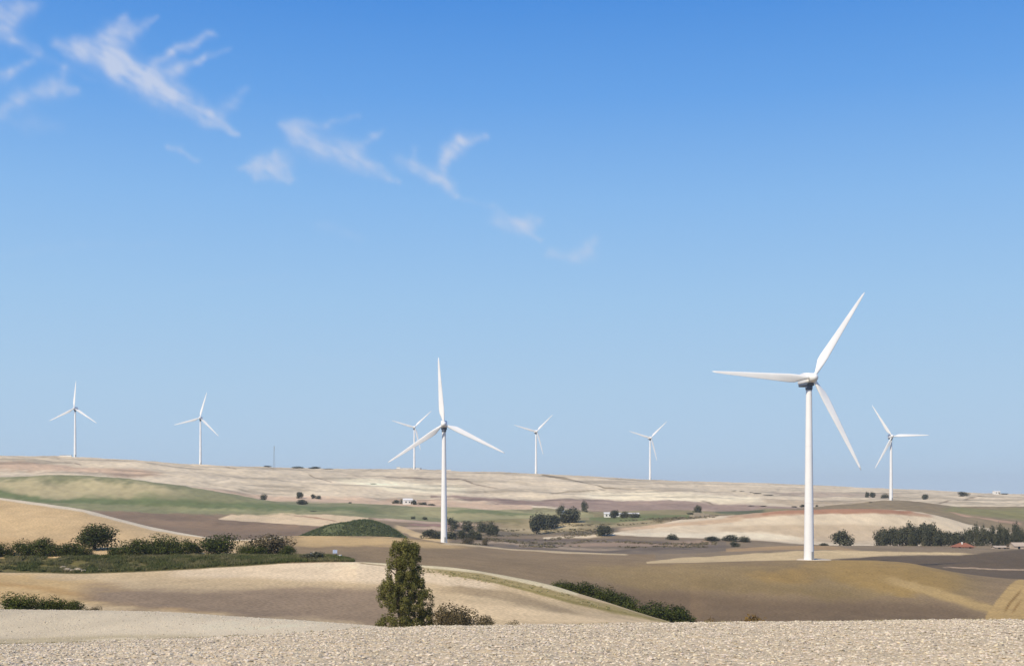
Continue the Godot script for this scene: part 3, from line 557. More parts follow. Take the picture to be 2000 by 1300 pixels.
func grass():
	var rng := RandomNumberGenerator.new(); rng.seed = 31
	var tuft := tuft_mesh(4, 14, 0.42, 0.35)
	var xf := []; var tint := []
	for i in 12000:
		var px := rng.randf_range(-200, 690); var z := rng.randf_range(216.0, 232.0)
		if noise.get_noise_2d(px * 0.02, z * 0.15) < lerpf(-0.12, -0.4, smoothstep(60.0, 360.0, px)): continue
		var g := ground(px, z)
		xf.append(Transform3D(Basis(Vector3.UP, rng.randf() * TAU).scaled(Vector3.ONE * rng.randf_range(0.6, 1.5)), g))
		var c := Color(0.090, 0.105, 0.032).lerp(Color(0.25, 0.21, 0.11), clampf(0.25 + 0.8 * noise.get_noise_2d(px * 0.012, z * 0.1 + 9.0) + rng.randfn() * 0.15, 0, 1))
		tint.append(c)
	scatter("grass", tuft, M.leaf, xf, tint, "green grass and weeds on the bank below the hedge row", "grass")
	xf = []; tint = []
	for i in 5200:
		var px := rng.randf_range(575, 800); var z := rng.randf_range(522.0, 572.0)
		var x := (px - CX) / F * z
		var r := Vector2((x + 70.8) / 25.0, (z - 547.0) / 24.0).length()
		if r > 0.98: continue
		if Vector2(x + 78.0, (z - 538.0) * 0.6).length() < 4.5 and rng.randf() < 0.85: continue
		var g := ground(px, z)
		xf.append(Transform3D(Basis(Vector3.UP, rng.randf() * TAU).scaled(Vector3(1.6, rng.randf_range(0.9, 2.2), 1.6)), g))
		tint.append(Color(0.065, 0.095, 0.034).lerp(Color(0.14, 0.155, 0.065), rng.randf()))
	scatter("scrub", tuft, M.leaf, xf, tint, "low green scrub covering the round mound", "scrub")
	xf = []; tint = []
	for i in 5200:
		var z := rng.randf_range(500.0, 705.0); var px := rng.randf_range(880.0, 1400.0)
		var x := (px - CX) / F * z
		if noise.get_noise_2d(x * 0.02 + 7.0, z * 0.03) < 0.12: continue
		var g := ground(px, z); var row := HY + (EYE - g.y) / z * F
		if row < 1008.0 or (px > 1170.0 and z > 560.0 and row > 1026.0): continue
		xf.append(Transform3D(Basis(Vector3.UP, rng.randf() * TAU).scaled(Vector3(3.0, rng.randf_range(0.8, 2.4), 3.0) * rng.randf_range(0.5, 1.1)), g))
		tint.append(Color(0.10, 0.095, 0.05).lerp(Color(0.26, 0.21, 0.13), rng.randf()))
	scatter("scrub", tuft, M.leaf, xf, tint, "low dull scrub dotted over the floor of the valley", "scrub")
	xf = []; tint = []
	for i in 2600:
		var px := rng.randf_range(800, 1320)
		var z := rng.randf_range(150.0, 205.0)
		var g := ground(px, z)
		var row := HY + (EYE - g.y) / z * F
		var e := ev(lines[8][1], px)
		if row < e + 9.0 or row > e + 20.0 - maxf(0.0, px - 1150.0) * 0.12 or z > ev(lines[8][0], px): continue
		xf.append(Transform3D(Basis(Vector3.UP, rng.randf() * TAU).scaled(Vector3.ONE * rng.randf_range(0.35, 0.8)), g))
		tint.append(Color(0.22, 0.21, 0.08).lerp(Color(0.46, 0.40, 0.24), rng.randf()))
	scatter("dry_grass", tuft, M.leaf, xf, tint, "dry yellow grass along the strip right of the tall tree", "grass")
	xf = []; tint = []
	for i in 1500:
		var px := rng.randf_range(-100, 2100); var z := rng.randf_range(56.0, 61.0)
		if px > 480.0 and rng.randf() < 0.75: continue
		xf.append(Transform3D(Basis(Vector3.UP, rng.randf() * TAU).scaled(Vector3.ONE * rng.randf_range(0.12, 0.35)), ground(px, z)))
		tint.append(Color(0.26, 0.22, 0.12).lerp(Color(0.42, 0.35, 0.22), rng.randf()))
	scatter("stubble", tuft, M.leaf, xf, tint, "thin dry weeds along the brow of the front field", "weeds")

# ------------------------------------------------------------------ turbines
func lathe(prof: Array, sides := 28) -> ArrayMesh:      # [radius, height] pairs
	var st := SurfaceTool.new(); st.begin(Mesh.PRIMITIVE_TRIANGLES)
	for i in prof.size():
		for k in sides + 1:
			var a := TAU * k / sides
			st.set_smooth_group(0); st.add_vertex(Vector3(cos(a) * prof[i][0], prof[i][1], sin(a) * prof[i][0]))
	for i in prof.size() - 1:
		for k in sides:
			var a := i * (sides + 1) + k; var b := a + sides + 1
			for q in [a, a + 1, b, a + 1, b + 1, b]: st.add_index(q)
	st.generate_normals()
	return st.commit()

func loft(rings: Array) -> ArrayMesh:                    # closed rings of equal length, ends capped
	var st := SurfaceTool.new(); st.begin(Mesh.PRIMITIVE_TRIANGLES)
	var n: int = rings[0].size()
	for r in rings:
		for p in r: st.set_smooth_group(0); st.add_vertex(p)
	for i in rings.size() - 1:
		for k in n:
			var a := i * n + k; var b := i * n + (k + 1) % n
			for q in [a, b, a + n, b, b + n, a + n]: st.add_index(q)
	for e in [0, rings.size() - 1]:
		for k in range(1, n - 1):
			var t := [e * n, e * n + k, e * n + k + 1]
			if e == 0: t = [t[0], t[2], t[1]]
			for q in t: st.add_index(q)
	st.generate_normals()
	return st.commit()

func blade_mesh() -> ArrayMesh:
	var rings := []
	for s in [[0.7, 0.85, 0.85, 0.0, 0.0], [1.6, 0.88, 0.8, 0.05, 0.1], [3.0, 1.4, 0.66, 0.16, 0.6], [4.6, 2.05, 0.5, 0.20, 1.0], [6.2, 2.15, 0.42, 0.17, 1.0], [9.0, 1.9, 0.34, 0.12, 1.0], [13.0, 1.55, 0.26, 0.08, 1.0], [18.0, 1.15, 0.18, 0.04, 1.0], [22.0, 0.82, 0.12, 0.02, 1.0], [25.0, 0.5, 0.07, 0.0, 1.0], [26.1, 0.16, 0.03, 0.0, 1.0]]:
		var ring := PackedVector3Array()
		for k in 16:
			var a := TAU * k / 16
			var cx := cos(a) * 0.5; var th := sin(a) * 0.5
			var shape := lerpf(1.0, 0.35 + 0.65 * smoothstep(-0.5, 0.5, cx), s[4])      # thin trailing edge
			var x: float = (cx - 0.20 * s[4]) * s[1]                               # trailing edge to -x
			var zz: float = th * shape * s[2]
			var p := Vector3(x, s[0], zz).rotated(Vector3.UP, -s[3] * 1.6)
			ring.append(p)
		rings.append(ring)
	return loft(rings)

func box_ring(x: float, y0: float, y1: float, z: float, r: float) -> PackedVector3Array:
	var out := PackedVector3Array()
	for c in [[1, 1, 0], [-1, 1, 1], [-1, -1, 2], [1, -1, 3]]:
		for k in 4:
			var a: float = PI / 2 * (c[2] + k / 3.0)
			out.append(Vector3((x - r) * c[0] + cos(a) * r, (y1 - r if c[1] > 0 else y0 + r) + sin(a) * r, z))
	return out

func turbines():
	var prof := []
	for i in 23: prof.append([lerpf(1.27, 0.74, i / 22.0), 43.6 * i / 22.0])
	var tower := lathe(prof)
	var ring := lathe([[0.9, 0.0], [1.0, 0.002], [1.0, 0.12], [0.9, 0.122]])
	var foot := lathe([[1.2, 0.0], [1.4, 0.02], [1.4, 0.24], [1.2, 0.26]])
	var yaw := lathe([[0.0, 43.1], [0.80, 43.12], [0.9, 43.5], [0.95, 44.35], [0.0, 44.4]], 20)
	var nac := loft([box_ring(0.85, 45.0, 47.1, -5.6, 0.3), box_ring(1.15, 44.9, 47.5, -4.8, 0.35), box_ring(1.25, 44.85, 47.6, -1.0, 0.35), box_ring(1.1, 44.9, 47.4, 1.2, 0.4), box_ring(0.85, 45.1, 47.0, 1.7, 0.4)])
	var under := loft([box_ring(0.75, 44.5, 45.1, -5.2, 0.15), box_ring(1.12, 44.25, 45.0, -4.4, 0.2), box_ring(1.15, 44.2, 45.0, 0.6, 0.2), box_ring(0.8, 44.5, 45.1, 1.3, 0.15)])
	var hub := lathe([[0.0, -1.0], [0.9, -0.98], [1.12, -0.5], [1.15, 0.3], [0.95, 1.0], [0.55, 1.55], [0.0, 1.8]], 24)
	var blade := blade_mesh()
	var door := BoxMesh.new(); door.size = Vector3(0.8, 2.0, 0.1)
	var T := base("wind_turbine", Vector3.ZERO)
	part("tower", tower, M.white, T); part("base_flange", foot, M.white, T)
	for y in [14.5, 29.0]:
		var fr := part("flange_ring", ring, M.white, T); fr.position.y = y; var rr := lerpf(1.27, 0.74, y / 43.6) + 0.012; fr.scale = Vector3(rr, 1, rr)
	part("shaded_yaw_collar", yaw, M.dark, T); part("nacelle", nac, M.white, T); part("nacelle_underside", under, M.dark, T)  # collar's dark grey stands for the nacelle's shadow on the tower top
	var h := part("hub", hub, M.white, T); h.position = Vector3(0, 46.0, 2.9); h.rotation.x = PI / 2 - 0.06
	var bl := []
	for k in 3:
		var b := part("blade", blade, M.white, T); b.position = h.position; bl.append(b)
	var d := part("door", door, M.grey, T); d.position = Vector3(0.55, 1.3, 1.2); d.rotation.y = 0.42
	# bearing, distance, first blade clockwise from upright, turn
	var spots := [
		[1580.5, 311.0, 32.8, 7.5, "nearest and largest white wind turbine on the golden knoll at the right"], [867, 478.0, -4.5, 2.0, "second largest white wind turbine behind the tall tree"],
		[146, 1163.0, 3.0, 0.0, "small white turbine on the ridge at the far left"], [391, 1213.0, 14.5, 3.0, "small white turbine second from the left on the ridge"],
		[809, 1346.0, 46.0, 12.0, "small white turbine on the ridge just left of the second largest turbine"], [1047, 1331.0, 45.0, 14.0, "small white turbine on the ridge right of the second largest turbine"],
		[1270, 1346.0, 46.0, 13.0, "small white turbine on the ridge midway between the two largest turbines"], [1741, 876.0, -31.5, -3.0, "mid-sized white turbine on the olive hill right of the nearest turbine"]]
	for i in spots.size():
		var s = spots[i]; var o := T
		if i > 0:
			o = T.duplicate(); o.name = numbered("wind_turbine"); add_child(o)
		var g := ground(s[0], s[1]); g.y -= 0.12
		o.position = g; o.rotation.y = deg_to_rad(s[3])
		var k := 0
		for c in o.get_children():
			if String(c.name).begins_with("blade"):
				c.basis = Basis(Vector3.RIGHT, -0.06) * Basis(Vector3.BACK, -deg_to_rad(s[2] + 120.0 * k)); k += 1
		tag(o, s[4], "wind turbine", "white wind turbines")
	# gravel pad round the nearest turbine
	var g := ground(1586, 312.7)
	var pad := lathe([[0.0, 0.10], [4.0, 0.08], [5.0, -0.35]], 36)
	var o := top("gravel_pad", pad, M.gravel); o.position = g + Vector3(0.6, 0.02, 0); o.scale = Vector3(1.0, 1.6, 1.3)
	tag(o, "pale gravel pad round the foot of the nearest turbine", "gravel pad", "", "structure")

# ------------------------------------------------------------------ plants
func crown(seed_: int, lobes: Array, n: int, leaf: float, hue_a: Color, hue_b: Color, droop := 0.0) -> ArrayMesh:
	# leaf sprays through ellipsoids [centre, radii]; most near the surface
	var rng := RandomNumberGenerator.new(); rng.seed = seed_
	var st := SurfaceTool.new(); st.begin(Mesh.PRIMITIVE_TRIANGLES)
	var total := 0.0
	for l in lobes: total += pow(l[1].x * l[1].y * l[1].z, 0.667)
	for l in lobes:
		var tone := hue_a.lerp(hue_b, rng.randf())
		for i in int(n * pow(l[1].x * l[1].y * l[1].z, 0.667) / total) + 3:
			var d := Vector3(rng.randfn(), rng.randfn(), rng.randfn()).normalized()
			var q: Vector3 = l[0] + d * l[1] * pow(rng.randf(), 0.28) * rng.randf_range(0.88, 1.10)
			if q.y < 0.0: q.y = rng.randf() * 0.1
			var nrm := (d + Vector3(rng.randfn(), rng.randfn() + 0.3, rng.randfn()) * 0.55).normalized()
			var t := nrm.cross(Vector3(rng.randfn(), rng.randfn() - droop * 3.0, rng.randfn())).normalized(); var b := nrm.cross(t)
			var s := leaf * rng.randf_range(0.6, 1.35)
			var c := tone.lerp(hue_a.lerp(hue_b, rng.randf()), 0.35); var k := rng.randf_range(0.75, 1.25)
			c = Color(c.r * k, c.g * k, c.b * k)
			var p0 := q - t * s * 0.5; var p1 := q + b * s * 0.3; var p2 := q + t * s * 0.5 + nrm * s * rng.randf_range(-0.2, 0.2); var p3 := q - b * s * 0.3
			for v in [p0, p1, p2, p0, p2, p3]:
				st.set_color(c); st.set_normal(nrm); st.add_vertex(v)
	return st.commit()

func limb(st: SurfaceTool, a: Vector3, b: Vector3, ra: float, rb: float):
	var d := (b - a).normalized(); var u := d.cross(Vector3(0.3, 0.1, 1)).normalized(); var v := d.cross(u)
	for k in 7:
		var e := TAU * k / 7; var f := TAU * (k + 1) / 7
		var e0 := u * cos(e) + v * sin(e); var f0 := u * cos(f) + v * sin(f)
		for q in [[a + e0 * ra, e0], [b + e0 * rb, e0], [a + f0 * ra, f0], [a + f0 * ra, f0], [b + e0 * rb, e0], [b + f0 * rb, f0]]:
			st.set_normal(q[1]); st.add_vertex(q[0])

func trunk_mesh(seed_: int, h: float, r: float, spread: float, n: int) -> ArrayMesh:
	var rng := RandomNumberGenerator.new(); rng.seed = seed_
	var st := SurfaceTool.new(); st.begin(Mesh.PRIMITIVE_TRIANGLES)
	var bend := Vector3(rng.randf_range(-0.1, 0.1) * h, h * 0.5, rng.randf_range(-0.1, 0.1) * h)
	limb(st, Vector3(0, -0.4, 0), bend, r, r * 0.75); limb(st, bend, Vector3(bend.x * 1.3, h, bend.z), r * 0.75, r * 0.25)
	for i in n:
		var a := TAU * (i + rng.randf() * 0.6) / n; var p := bend.lerp(Vector3(bend.x * 1.3, h, bend.z), rng.randf_range(-0.3, 0.7))
		limb(st, p, p + Vector3(cos(a) * spread, spread * rng.randf_range(0.5, 1.1), sin(a) * spread), r * 0.4, r * 0.12)
	return st.commit()

func lobes_round(seed_: int, n: int, w: float, h: float, low: float) -> Array:      # a bushy head: width w, top at h, lowest leaves at low
	var rng := RandomNumberGenerator.new(); rng.seed = seed_
	var out := []
	for i in n:
		var a := rng.randf() * TAU; var r := sqrt(rng.randf()) * 0.33 * w; var y := lerpf(low, h, rng.randf_range(0.25, 0.80) - 0.30 * r / (0.33 * w) * rng.randf())
		var s := rng.randf_range(0.19, 0.30)
		out.append([Vector3(cos(a) * r, y, sin(a) * r), Vector3(w * s, minf((h - low) * s * 1.1, h - y + 0.02), w * s)])
	out.append([Vector3(0, (low + h) * 0.46, 0), Vector3(w * 0.38, (h - low) * 0.44, w * 0.38)])
	return out

func plants():
	var green_a := Color(0.028, 0.040, 0.008); var green_b := Color(0.090, 0.100, 0.020)
	var dark_a := Color(0.030, 0.036, 0.022); var dark_b := Color(0.118, 0.116, 0.066)
	var brown_a := Color(0.075, 0.062, 0.032); var brown_b := Color(0.15, 0.115, 0.058)
	# unit plants, one metre tall and one metre wide, scaled by place
	var kinds := {}
	for k in 4: kinds["bush%d" % k] = [crown(100 + k, lobes_round(200 + k, 13, 1.0, 1.0, 0.0), 3800, 0.055, green_a, green_b), null]
	for k in 3: kinds["dark%d" % k] = [crown(130 + k, lobes_round(230 + k, 11, 1.0, 1.0, 0.0), 1500, 0.09, dark_a, dark_b), null]
	for k in 2: kinds["brown%d" % k] = [crown(150 + k, lobes_round(250 + k, 14, 1.0, 1.0, 0.0), 3000, 0.055, brown_a, brown_b, 0.5), null]
	for k in 4: kinds["tree%d" % k] = [crown(160 + k, lobes_round(260 + k, 18, 1.0, 1.0, 0.02), 2200, 0.085, dark_a, dark_b), trunk_mesh(300 + k, 0.7, 0.035, 0.22, 4)]
	for k in 3: kinds["tall%d" % k] = [crown(180 + k, lobes_round(280 + k, 14, 1.0, 1.0, 0.02), 1500, 0.085, dark_a, dark_b), trunk_mesh(320 + k, 0.85, 0.022, 0.14, 4)]
	kinds["oak"] = [crown(190, lobes_round(290, 26, 1.0, 1.0, 0.08), 4600, 0.055, Color(0.026, 0.036, 0.010), Color(0.072, 0.080, 0.022)), trunk_mesh(330, 0.7, 0.04, 0.26, 6)]
	kinds["redbush"] = [crown(195, lobes_round(295, 12, 1.0, 1.0, 0.0), 1200, 0.07, Color(0.12, 0.075, 0.02), Color(0.21, 0.13, 0.04)), null]
	# kind, bearing, row of the top, width in the same units, distance, label, group
	var hedge := "shrubs of the hedge row on the left bank"
	var gully := "shrubs of the slanting hedge in the gully"
	var stand := "trees of the dark stand on the right"
	var valley := "trees and shrubs scattered over the valley"
	var far := "small shrubs and trees below the ridge"
	var list := [
		["bush0", 4, 1057, 46, 234, "clipped-looking green shrub cut by the left picture edge in the hedge row", hedge],
		["bush1", 47, 1050, 38, 234, "narrow taller green shrub beside the one at the left picture edge", hedge], ["bush2", 86, 1052, 50, 234, "broad rounded green shrub third from the left in the hedge row", hedge],
		["bush3", 130, 1060, 44, 234, "low green shrub left of the big round oak", hedge], ["bush0", 163, 1064, 36, 234, "low green shrub directly under the left side of the oak", hedge],
		["oak", 185, 1025, 84, 246, "big round dark oak standing above the hedge row", ""],
		["bush1", 234, 1062, 40, 234, "small green shrub just right of the oak", hedge], ["bush2", 272, 1053, 52, 234, "leafy green shrub in the gap right of the oak's neighbour", hedge],
		["bush3", 301, 1059, 36, 234, "shrub filling the middle of the hedge below the tan hillside", hedge], ["bush0", 326, 1042, 54, 235, "tallest rounded shrub right of the oak, brownish on top", hedge],
		["bush1", 356, 1048, 42, 234, "bright green shrub on the right flank of the tall rounded one", hedge], ["bush2", 382, 1062, 22, 238, "tiny shrub in the gap before the broad dome-shaped one", hedge],
		["bush3", 423, 1043, 66, 235, "broad dome-shaped shrub where the white hill rim ends", hedge], ["bush0", 476, 1062, 34, 234, "small green shrub left of the brown-headed tree", hedge],
		["brown0", 522, 1042, 76, 236, "large brown-headed bushy tree near the right end of the hedge row", hedge], ["bush1", 500, 1060, 44, 234, "green shrub under the brown-headed tree", hedge], ["bush2", 561, 1067, 30, 234, "green shrub at the right end of the hedge row", hedge],
		["dark0", 610, 1078, 44, 222, "single dark shrub right of the hedge row's end", ""], ["bush3", 668, 1086, 34, 226, "low pale green shrub beside the blue-white tank", ""],
		["bush0", 45, 1155, 92, 116, "large dark green bush behind the front rise at the left edge", ""], ["bush1", 100, 1160, 66, 117, "green bush joined to the right side of the large left bush", ""], ["bush2", 140, 1173, 50, 117, "low green bush at the right end of the left bush clump", ""],
		["brown1", 183, 1184, 26, 117, "small dry weed clump right of the left bushes", ""],
		["brown0", 868, 1182, 60, 124, "brown leafless shrub touching the tall tree's right side", ""], ["brown1", 898, 1177, 70, 122, "tallest brown dry shrub right of the tall tree", ""], ["brown0", 948, 1198, 52, 122, "low brown dry shrub standing apart right of the tall tree", ""], ["brown1", 1000, 1212, 30, 122, "faint dry weed clump farthest right of the tall tree", ""],
		["bush1", 1100, 1130, 40, 206, "upper end shrub of the slanting hedge", gully], ["bush3", 1128, 1134, 52, 206, "second shrub from the top of the slanting hedge", gully], ["bush0", 1160, 1141, 52, 205, "third shrub from the top of the slanting hedge", gully],
		["bush1", 1186, 1140, 46, 204, "tall crowned shrub a third of the way down the slanting hedge", gully], ["bush3", 1212, 1154, 50, 202, "shrub in the middle of the slanting hedge", gully], ["bush0", 1238, 1166, 50, 200, "shrub below the middle of the slanting hedge", gully],
		["bush1", 1268, 1176, 56, 198, "shrub left of the large domed end of the slanting hedge", gully], ["bush3", 1300, 1174, 74, 197, "large domed shrub near the low end of the slanting hedge", gully], ["bush0", 1330, 1186, 56, 196, "lowest shrub ending the slanting hedge", gully],
		["redbush", 1475, 1195, 66, 92, "rusty orange bush peeping over the brow of the front field", ""], ["redbush", 1384, 1203, 34, 92, "tiny rusty weed clump over the brow left of the orange bush", ""],
		["tree0", 1647, 1035, 40, 505, "lone round dark tree between the nearest turbine and the stand", ""],
	]
	var sx := [1722, 1740, 1753, 1766, 1779, 1792, 1806, 1822, 1838, 1854, 1870, 1887, 1905, 1922, 1939, 1954, 1969, 1984, 1999, 2016, 1730, 1758, 1784, 1812, 1830, 1846, 1862, 1894, 1912, 1930, 1947, 1962, 1977, 1992]
	var sy := [1036, 1026, 1022, 1030, 1026, 1028, 1019, 1021, 1031, 1033, 1034, 1029, 1025, 1024, 1021, 1026, 1028, 1025, 1028, 1026, 1040, 1034, 1036, 1030, 1036, 1040, 1040, 1036, 1034, 1032, 1034, 1034, 1036, 1034]
	var words := ["leftmost tree of the dark stand, leaning a little out", "second tree from the left end of the dark stand", "pointed tree near the left end of the dark stand", "low-topped tree right of the pointed one in the stand", "thin-topped tree in the left half of the stand", "tree just left of the highest crown in the stand",
		"highest broad crown in the left half of the stand", "broad crown right beside the highest one in the stand", "lower tree right of the broad crowns of the stand", "low tree in the dip of the stand's outline", "tree just left of the red-roofed house", "forked tree right behind the red-roofed house", "first thin tree right of the red-roofed house", "second thin tree right of the red-roofed house",
		"tallest thin tree in the right half of the stand", "thin tree behind the left end of the flat farm roof", "thin tree behind the middle of the flat farm roof", "thin tree behind the pale gabled roof", "tree of the stand cut by the right picture edge", "tree of the stand just past the right picture edge"]
	var nth := ["first", "second", "third", "fourth", "fifth", "sixth", "seventh", "eighth", "ninth", "tenth", "eleventh", "twelfth", "thirteenth", "fourteenth"]
	for i in sx.size():
		list.append([("tree%d" % (i % 4)) if i < 11 or i > 19 else ("tall%d" % (i % 3)), sx[i], sy[i], 27 if i < 11 else 19, 508 if i < 20 else 500, words[i] if i < 20 else "lower front-row tree of the dark stand, %s from the left" % nth[i - 20], stand])
	list.append_array([
		["tree1", 1049, 998, 30, 628, "tall dark tree at the left of the valley tree group", valley], ["tree2", 1066, 999, 34, 655, "dark tree right of the tallest in the valley tree group", valley], ["tree3", 1084, 1004, 28, 665, "low dark tree at the right of the left valley group", valley],
		["tree0", 1116, 991, 40, 690, "broad pyramid-shaped dark tree in the middle of the valley", valley], ["tree1", 1100, 1003, 18, 690, "small tree left under the pyramid-shaped one", valley], ["tall0", 1142, 976, 13, 800, "thin upright tree on the mauve earth strip", valley], ["tree2", 1180, 1022, 32, 592, "round olive tree at the left end of the white hill rim", valley],
		["dark0", 1094, 987, 16, 770, "small dark tree beside the tiny white hut", valley], ["tree3", 1202, 995, 18, 735, "dark tree in front of the long white farm", valley], ["dark1", 1220, 998, 20, 730, "dark tree at the right end of the long white farm", valley], ["dark2", 1240, 1000, 22, 728, "low hedge bush right of the long white farm", valley],
		["tall1", 1362, 986, 17, 745, "tall dark tree above the stone ruins", valley], ["dark0", 1350, 1001, 18, 742, "low bush at the foot of the tall tree above the ruins", valley], ["dark1", 1400, 1010, 8, 690, "single small reddish bush right of the stone ruins", valley],
		["dark2", 1313, 1041, 26, 572, "dome-shaped bush on the white hill rim", valley], ["dark0", 1392, 1047, 32, 566, "flat bush at the left of the three at the pale hill's foot", valley], ["dark1", 1427, 1044, 34, 566, "middle bush of the three at the pale hill's foot", valley], ["dark2", 1455, 1045, 26, 566, "right bush of the three at the pale hill's foot", valley], ["dark0", 1436, 1058, 20, 520, "lone low bush below the three at the hill's foot", valley], ["dark1", 1610, 1060, 18, 520, "lone low bush just right of the nearest turbine tower", valley],
		["dark0", 885, 1011, 24, 640, "round bush right of the second turbine tower, upper row", valley], ["dark1", 912, 1016, 24, 636, "small bush in the upper row right of the second turbine", valley], ["dark2", 941, 1014, 18, 634, "pointed bush at the right of the upper row", valley],
		["tree0", 957, 1019, 20, 605, "leaning dark tree at the end of the upper bush row", valley], ["tree1", 966, 1022, 16, 600, "dark tree beside the leaning one", valley],
		["dark0", 838, 1034, 34, 560, "bush left of the second turbine tower, lower row", valley], ["dark1", 856, 1037, 26, 558, "bush touching the second turbine tower on the left", valley], ["dark2", 882, 1035, 28, 558, "bush touching the second turbine tower on the right", valley], ["dark0", 904, 1036, 22, 558, "middle bush of the lower row right of the tower", valley], ["dark1", 921, 1033, 20, 558, "round bush second from the right of the lower row", valley], ["dark2", 934, 1034, 18, 558, "round bush at the right end of the lower row", valley],
		["brown0", 914, 1049, 28, 515, "brown scrub below the lower bush row", valley], ["brown1", 948, 1050, 16, 515, "small brown scrub right below the lower bush row", valley],
		["dark1", 590, 975, 22, 805, "dark dome-shaped tree at the top edge of the green meadow", far], ["tree2", 585, 958, 13, 950, "umbrella-shaped small tree above the dome-shaped one", far], ["dark2", 514, 962, 13, 935, "lone small bush where the green hill meets the pink slope", far],
		["dark0", 612, 965, 11, 940, "left bush of the pair on the pink slope", far], ["dark1", 622, 967, 11, 938, "right bush of the pair on the pink slope", far], ["dark2", 612, 997, 12, 730, "dot-like bush on the lower edge of the green meadow", far], ["dark0", 683, 980, 8, 850, "tiny bush on the pink slope above the green meadow", far],
		["dark1", 807, 1008, 10, 705, "left dot-like bush left of the second turbine", far], ["dark2", 830, 1008, 10, 705, "right dot-like bush left of the second turbine", far],
		["dark0", 773, 976, 16, 888, "bush at the left end of the white farmhouse", far], ["tree3", 809, 976, 11, 872, "dark tree in front of the white farmhouse's right end", far], ["dark1", 826, 980, 18, 885, "low bush right of the white farmhouse", far], ["dark2", 842, 983, 18, 885, "outermost low bush right of the white farmhouse", far], ["dark0", 788, 974, 18, 905, "bush behind the white farmhouse", far],
		["tree0", 1694, 960, 9, 1090, "left tree of the dark pair near the far turbine", far], ["tree1", 1705, 959, 11, 1090, "right tree of the dark pair near the far turbine", far], ["dark2", 1729, 963, 17, 1080, "low dark bush touching the far turbine's left side", far], ["tree2", 1807, 963, 12, 1060, "small dark tree right of the far turbine", far], ["dark0", 1883, 960, 22, 1130, "broad dark bush on the right part of the ridge", far], ["dark1", 1962, 963, 14, 1390, "dark bush beside the white shed on the ridge", far],
		["tree3", 1551, 988, 11, 900, "small round tree left of the nearest tower", far], ["tree0", 1568, 985, 12, 900, "small round tree partly behind the nearest tower", far], ["dark2", 1596, 985, 6, 905, "tiny bush just right of the nearest tower's middle", far], ["dark0", 1434, 964, 9, 1120, "first and leftmost bush of the dotted hedge line on the ridge slope", far], ["dark1", 1450, 966, 10, 1110, "second bush of the dotted hedge line on the ridge slope", far], ["dark2", 1468, 969, 10, 1100, "third bush of the dotted hedge line on the ridge slope", far],
		["dark0", 1479, 971, 18, 1090, "widest bush of the dotted hedge line on the ridge slope", far], ["dark1", 1502, 977, 20, 1060, "last low bush of the dotted hedge line on the ridge slope", far], ["tree1", 1491, 988, 14, 905, "small tree below the dotted hedge line", far], ["dark2", 1468, 992, 14, 905, "low bush left of the small tree below the hedge line", far],
		["dark0", 1702, 988, 8, 850, "small dark bush on the olive hill's left shoulder", far], ["dark1", 720, 921, 18, 1310, "flat dark hedge on the ridge slope left of centre", far], ["dark2", 640, 924, 22, 1270, "flat dark scrub patch high on the ridge slope", far], ["dark0", 729, 951, 16, 1090, "thin flat scrub on the pale slope above the farmhouse", far],
		["dark1", 521, 909, 16, 1250, "low dark scrub on the skyline left of the lattice mast", far], ["dark2", 582, 910, 22, 1270, "low dark scrub on the skyline right of the lattice mast", far], ["dark0", 614, 911, 24, 1280, "flat dark scrub farther right on the skyline", far]])
	var made := {}
	for p in list:
		var z: float = p[4]; var g := ground(p[1], z)
		var row: float = HY + (EYE - g.y) / z * F
		var h: float = maxf((row - p[2]) / F * z, 0.5); var w: float = p[3] / F * z
		var treeish: bool = p[0].begins_with("t") or p[0] == "oak"
		if p[6] == hedge: w *= 1.22; g.y -= 0.3; h += 0.45
		if p[6] == gully: w *= 1.15
		if p[6] == stand:
			h *= 1.04 + 0.13 * sin(p[1] * 2.3)
			if p[1] > 1860: w *= 0.82
		var o: Node3D
		var called := "oak_tree" if p[0] == "oak" else "tree" if treeish else "shrub"
		var key: String = p[0]
		if made.has(key):
			o = made[key].duplicate(); o.name = numbered(called); add_child(o)
		else:
			if kinds[key][1]:
				o = base(called, Vector3.ZERO)
				part("crown", kinds[key][0], M.leaf, o); part("trunk", kinds[key][1], M.bark, o)
			else:
				o = top(called, kinds[key][0], M.leaf)
			made[key] = o
		o.position = g - Vector3(0, 0.08, 0); o.rotation.y = fmod(p[1] * 1.7, TAU); o.scale = Vector3(w * 1.12, (h + 0.1) * 1.07, w * 1.12)
		if o.has_meta("group"): o.remove_meta("group")
		tag(o, p[5], "tree" if treeish else "shrub", p[6])
	tall_tree()

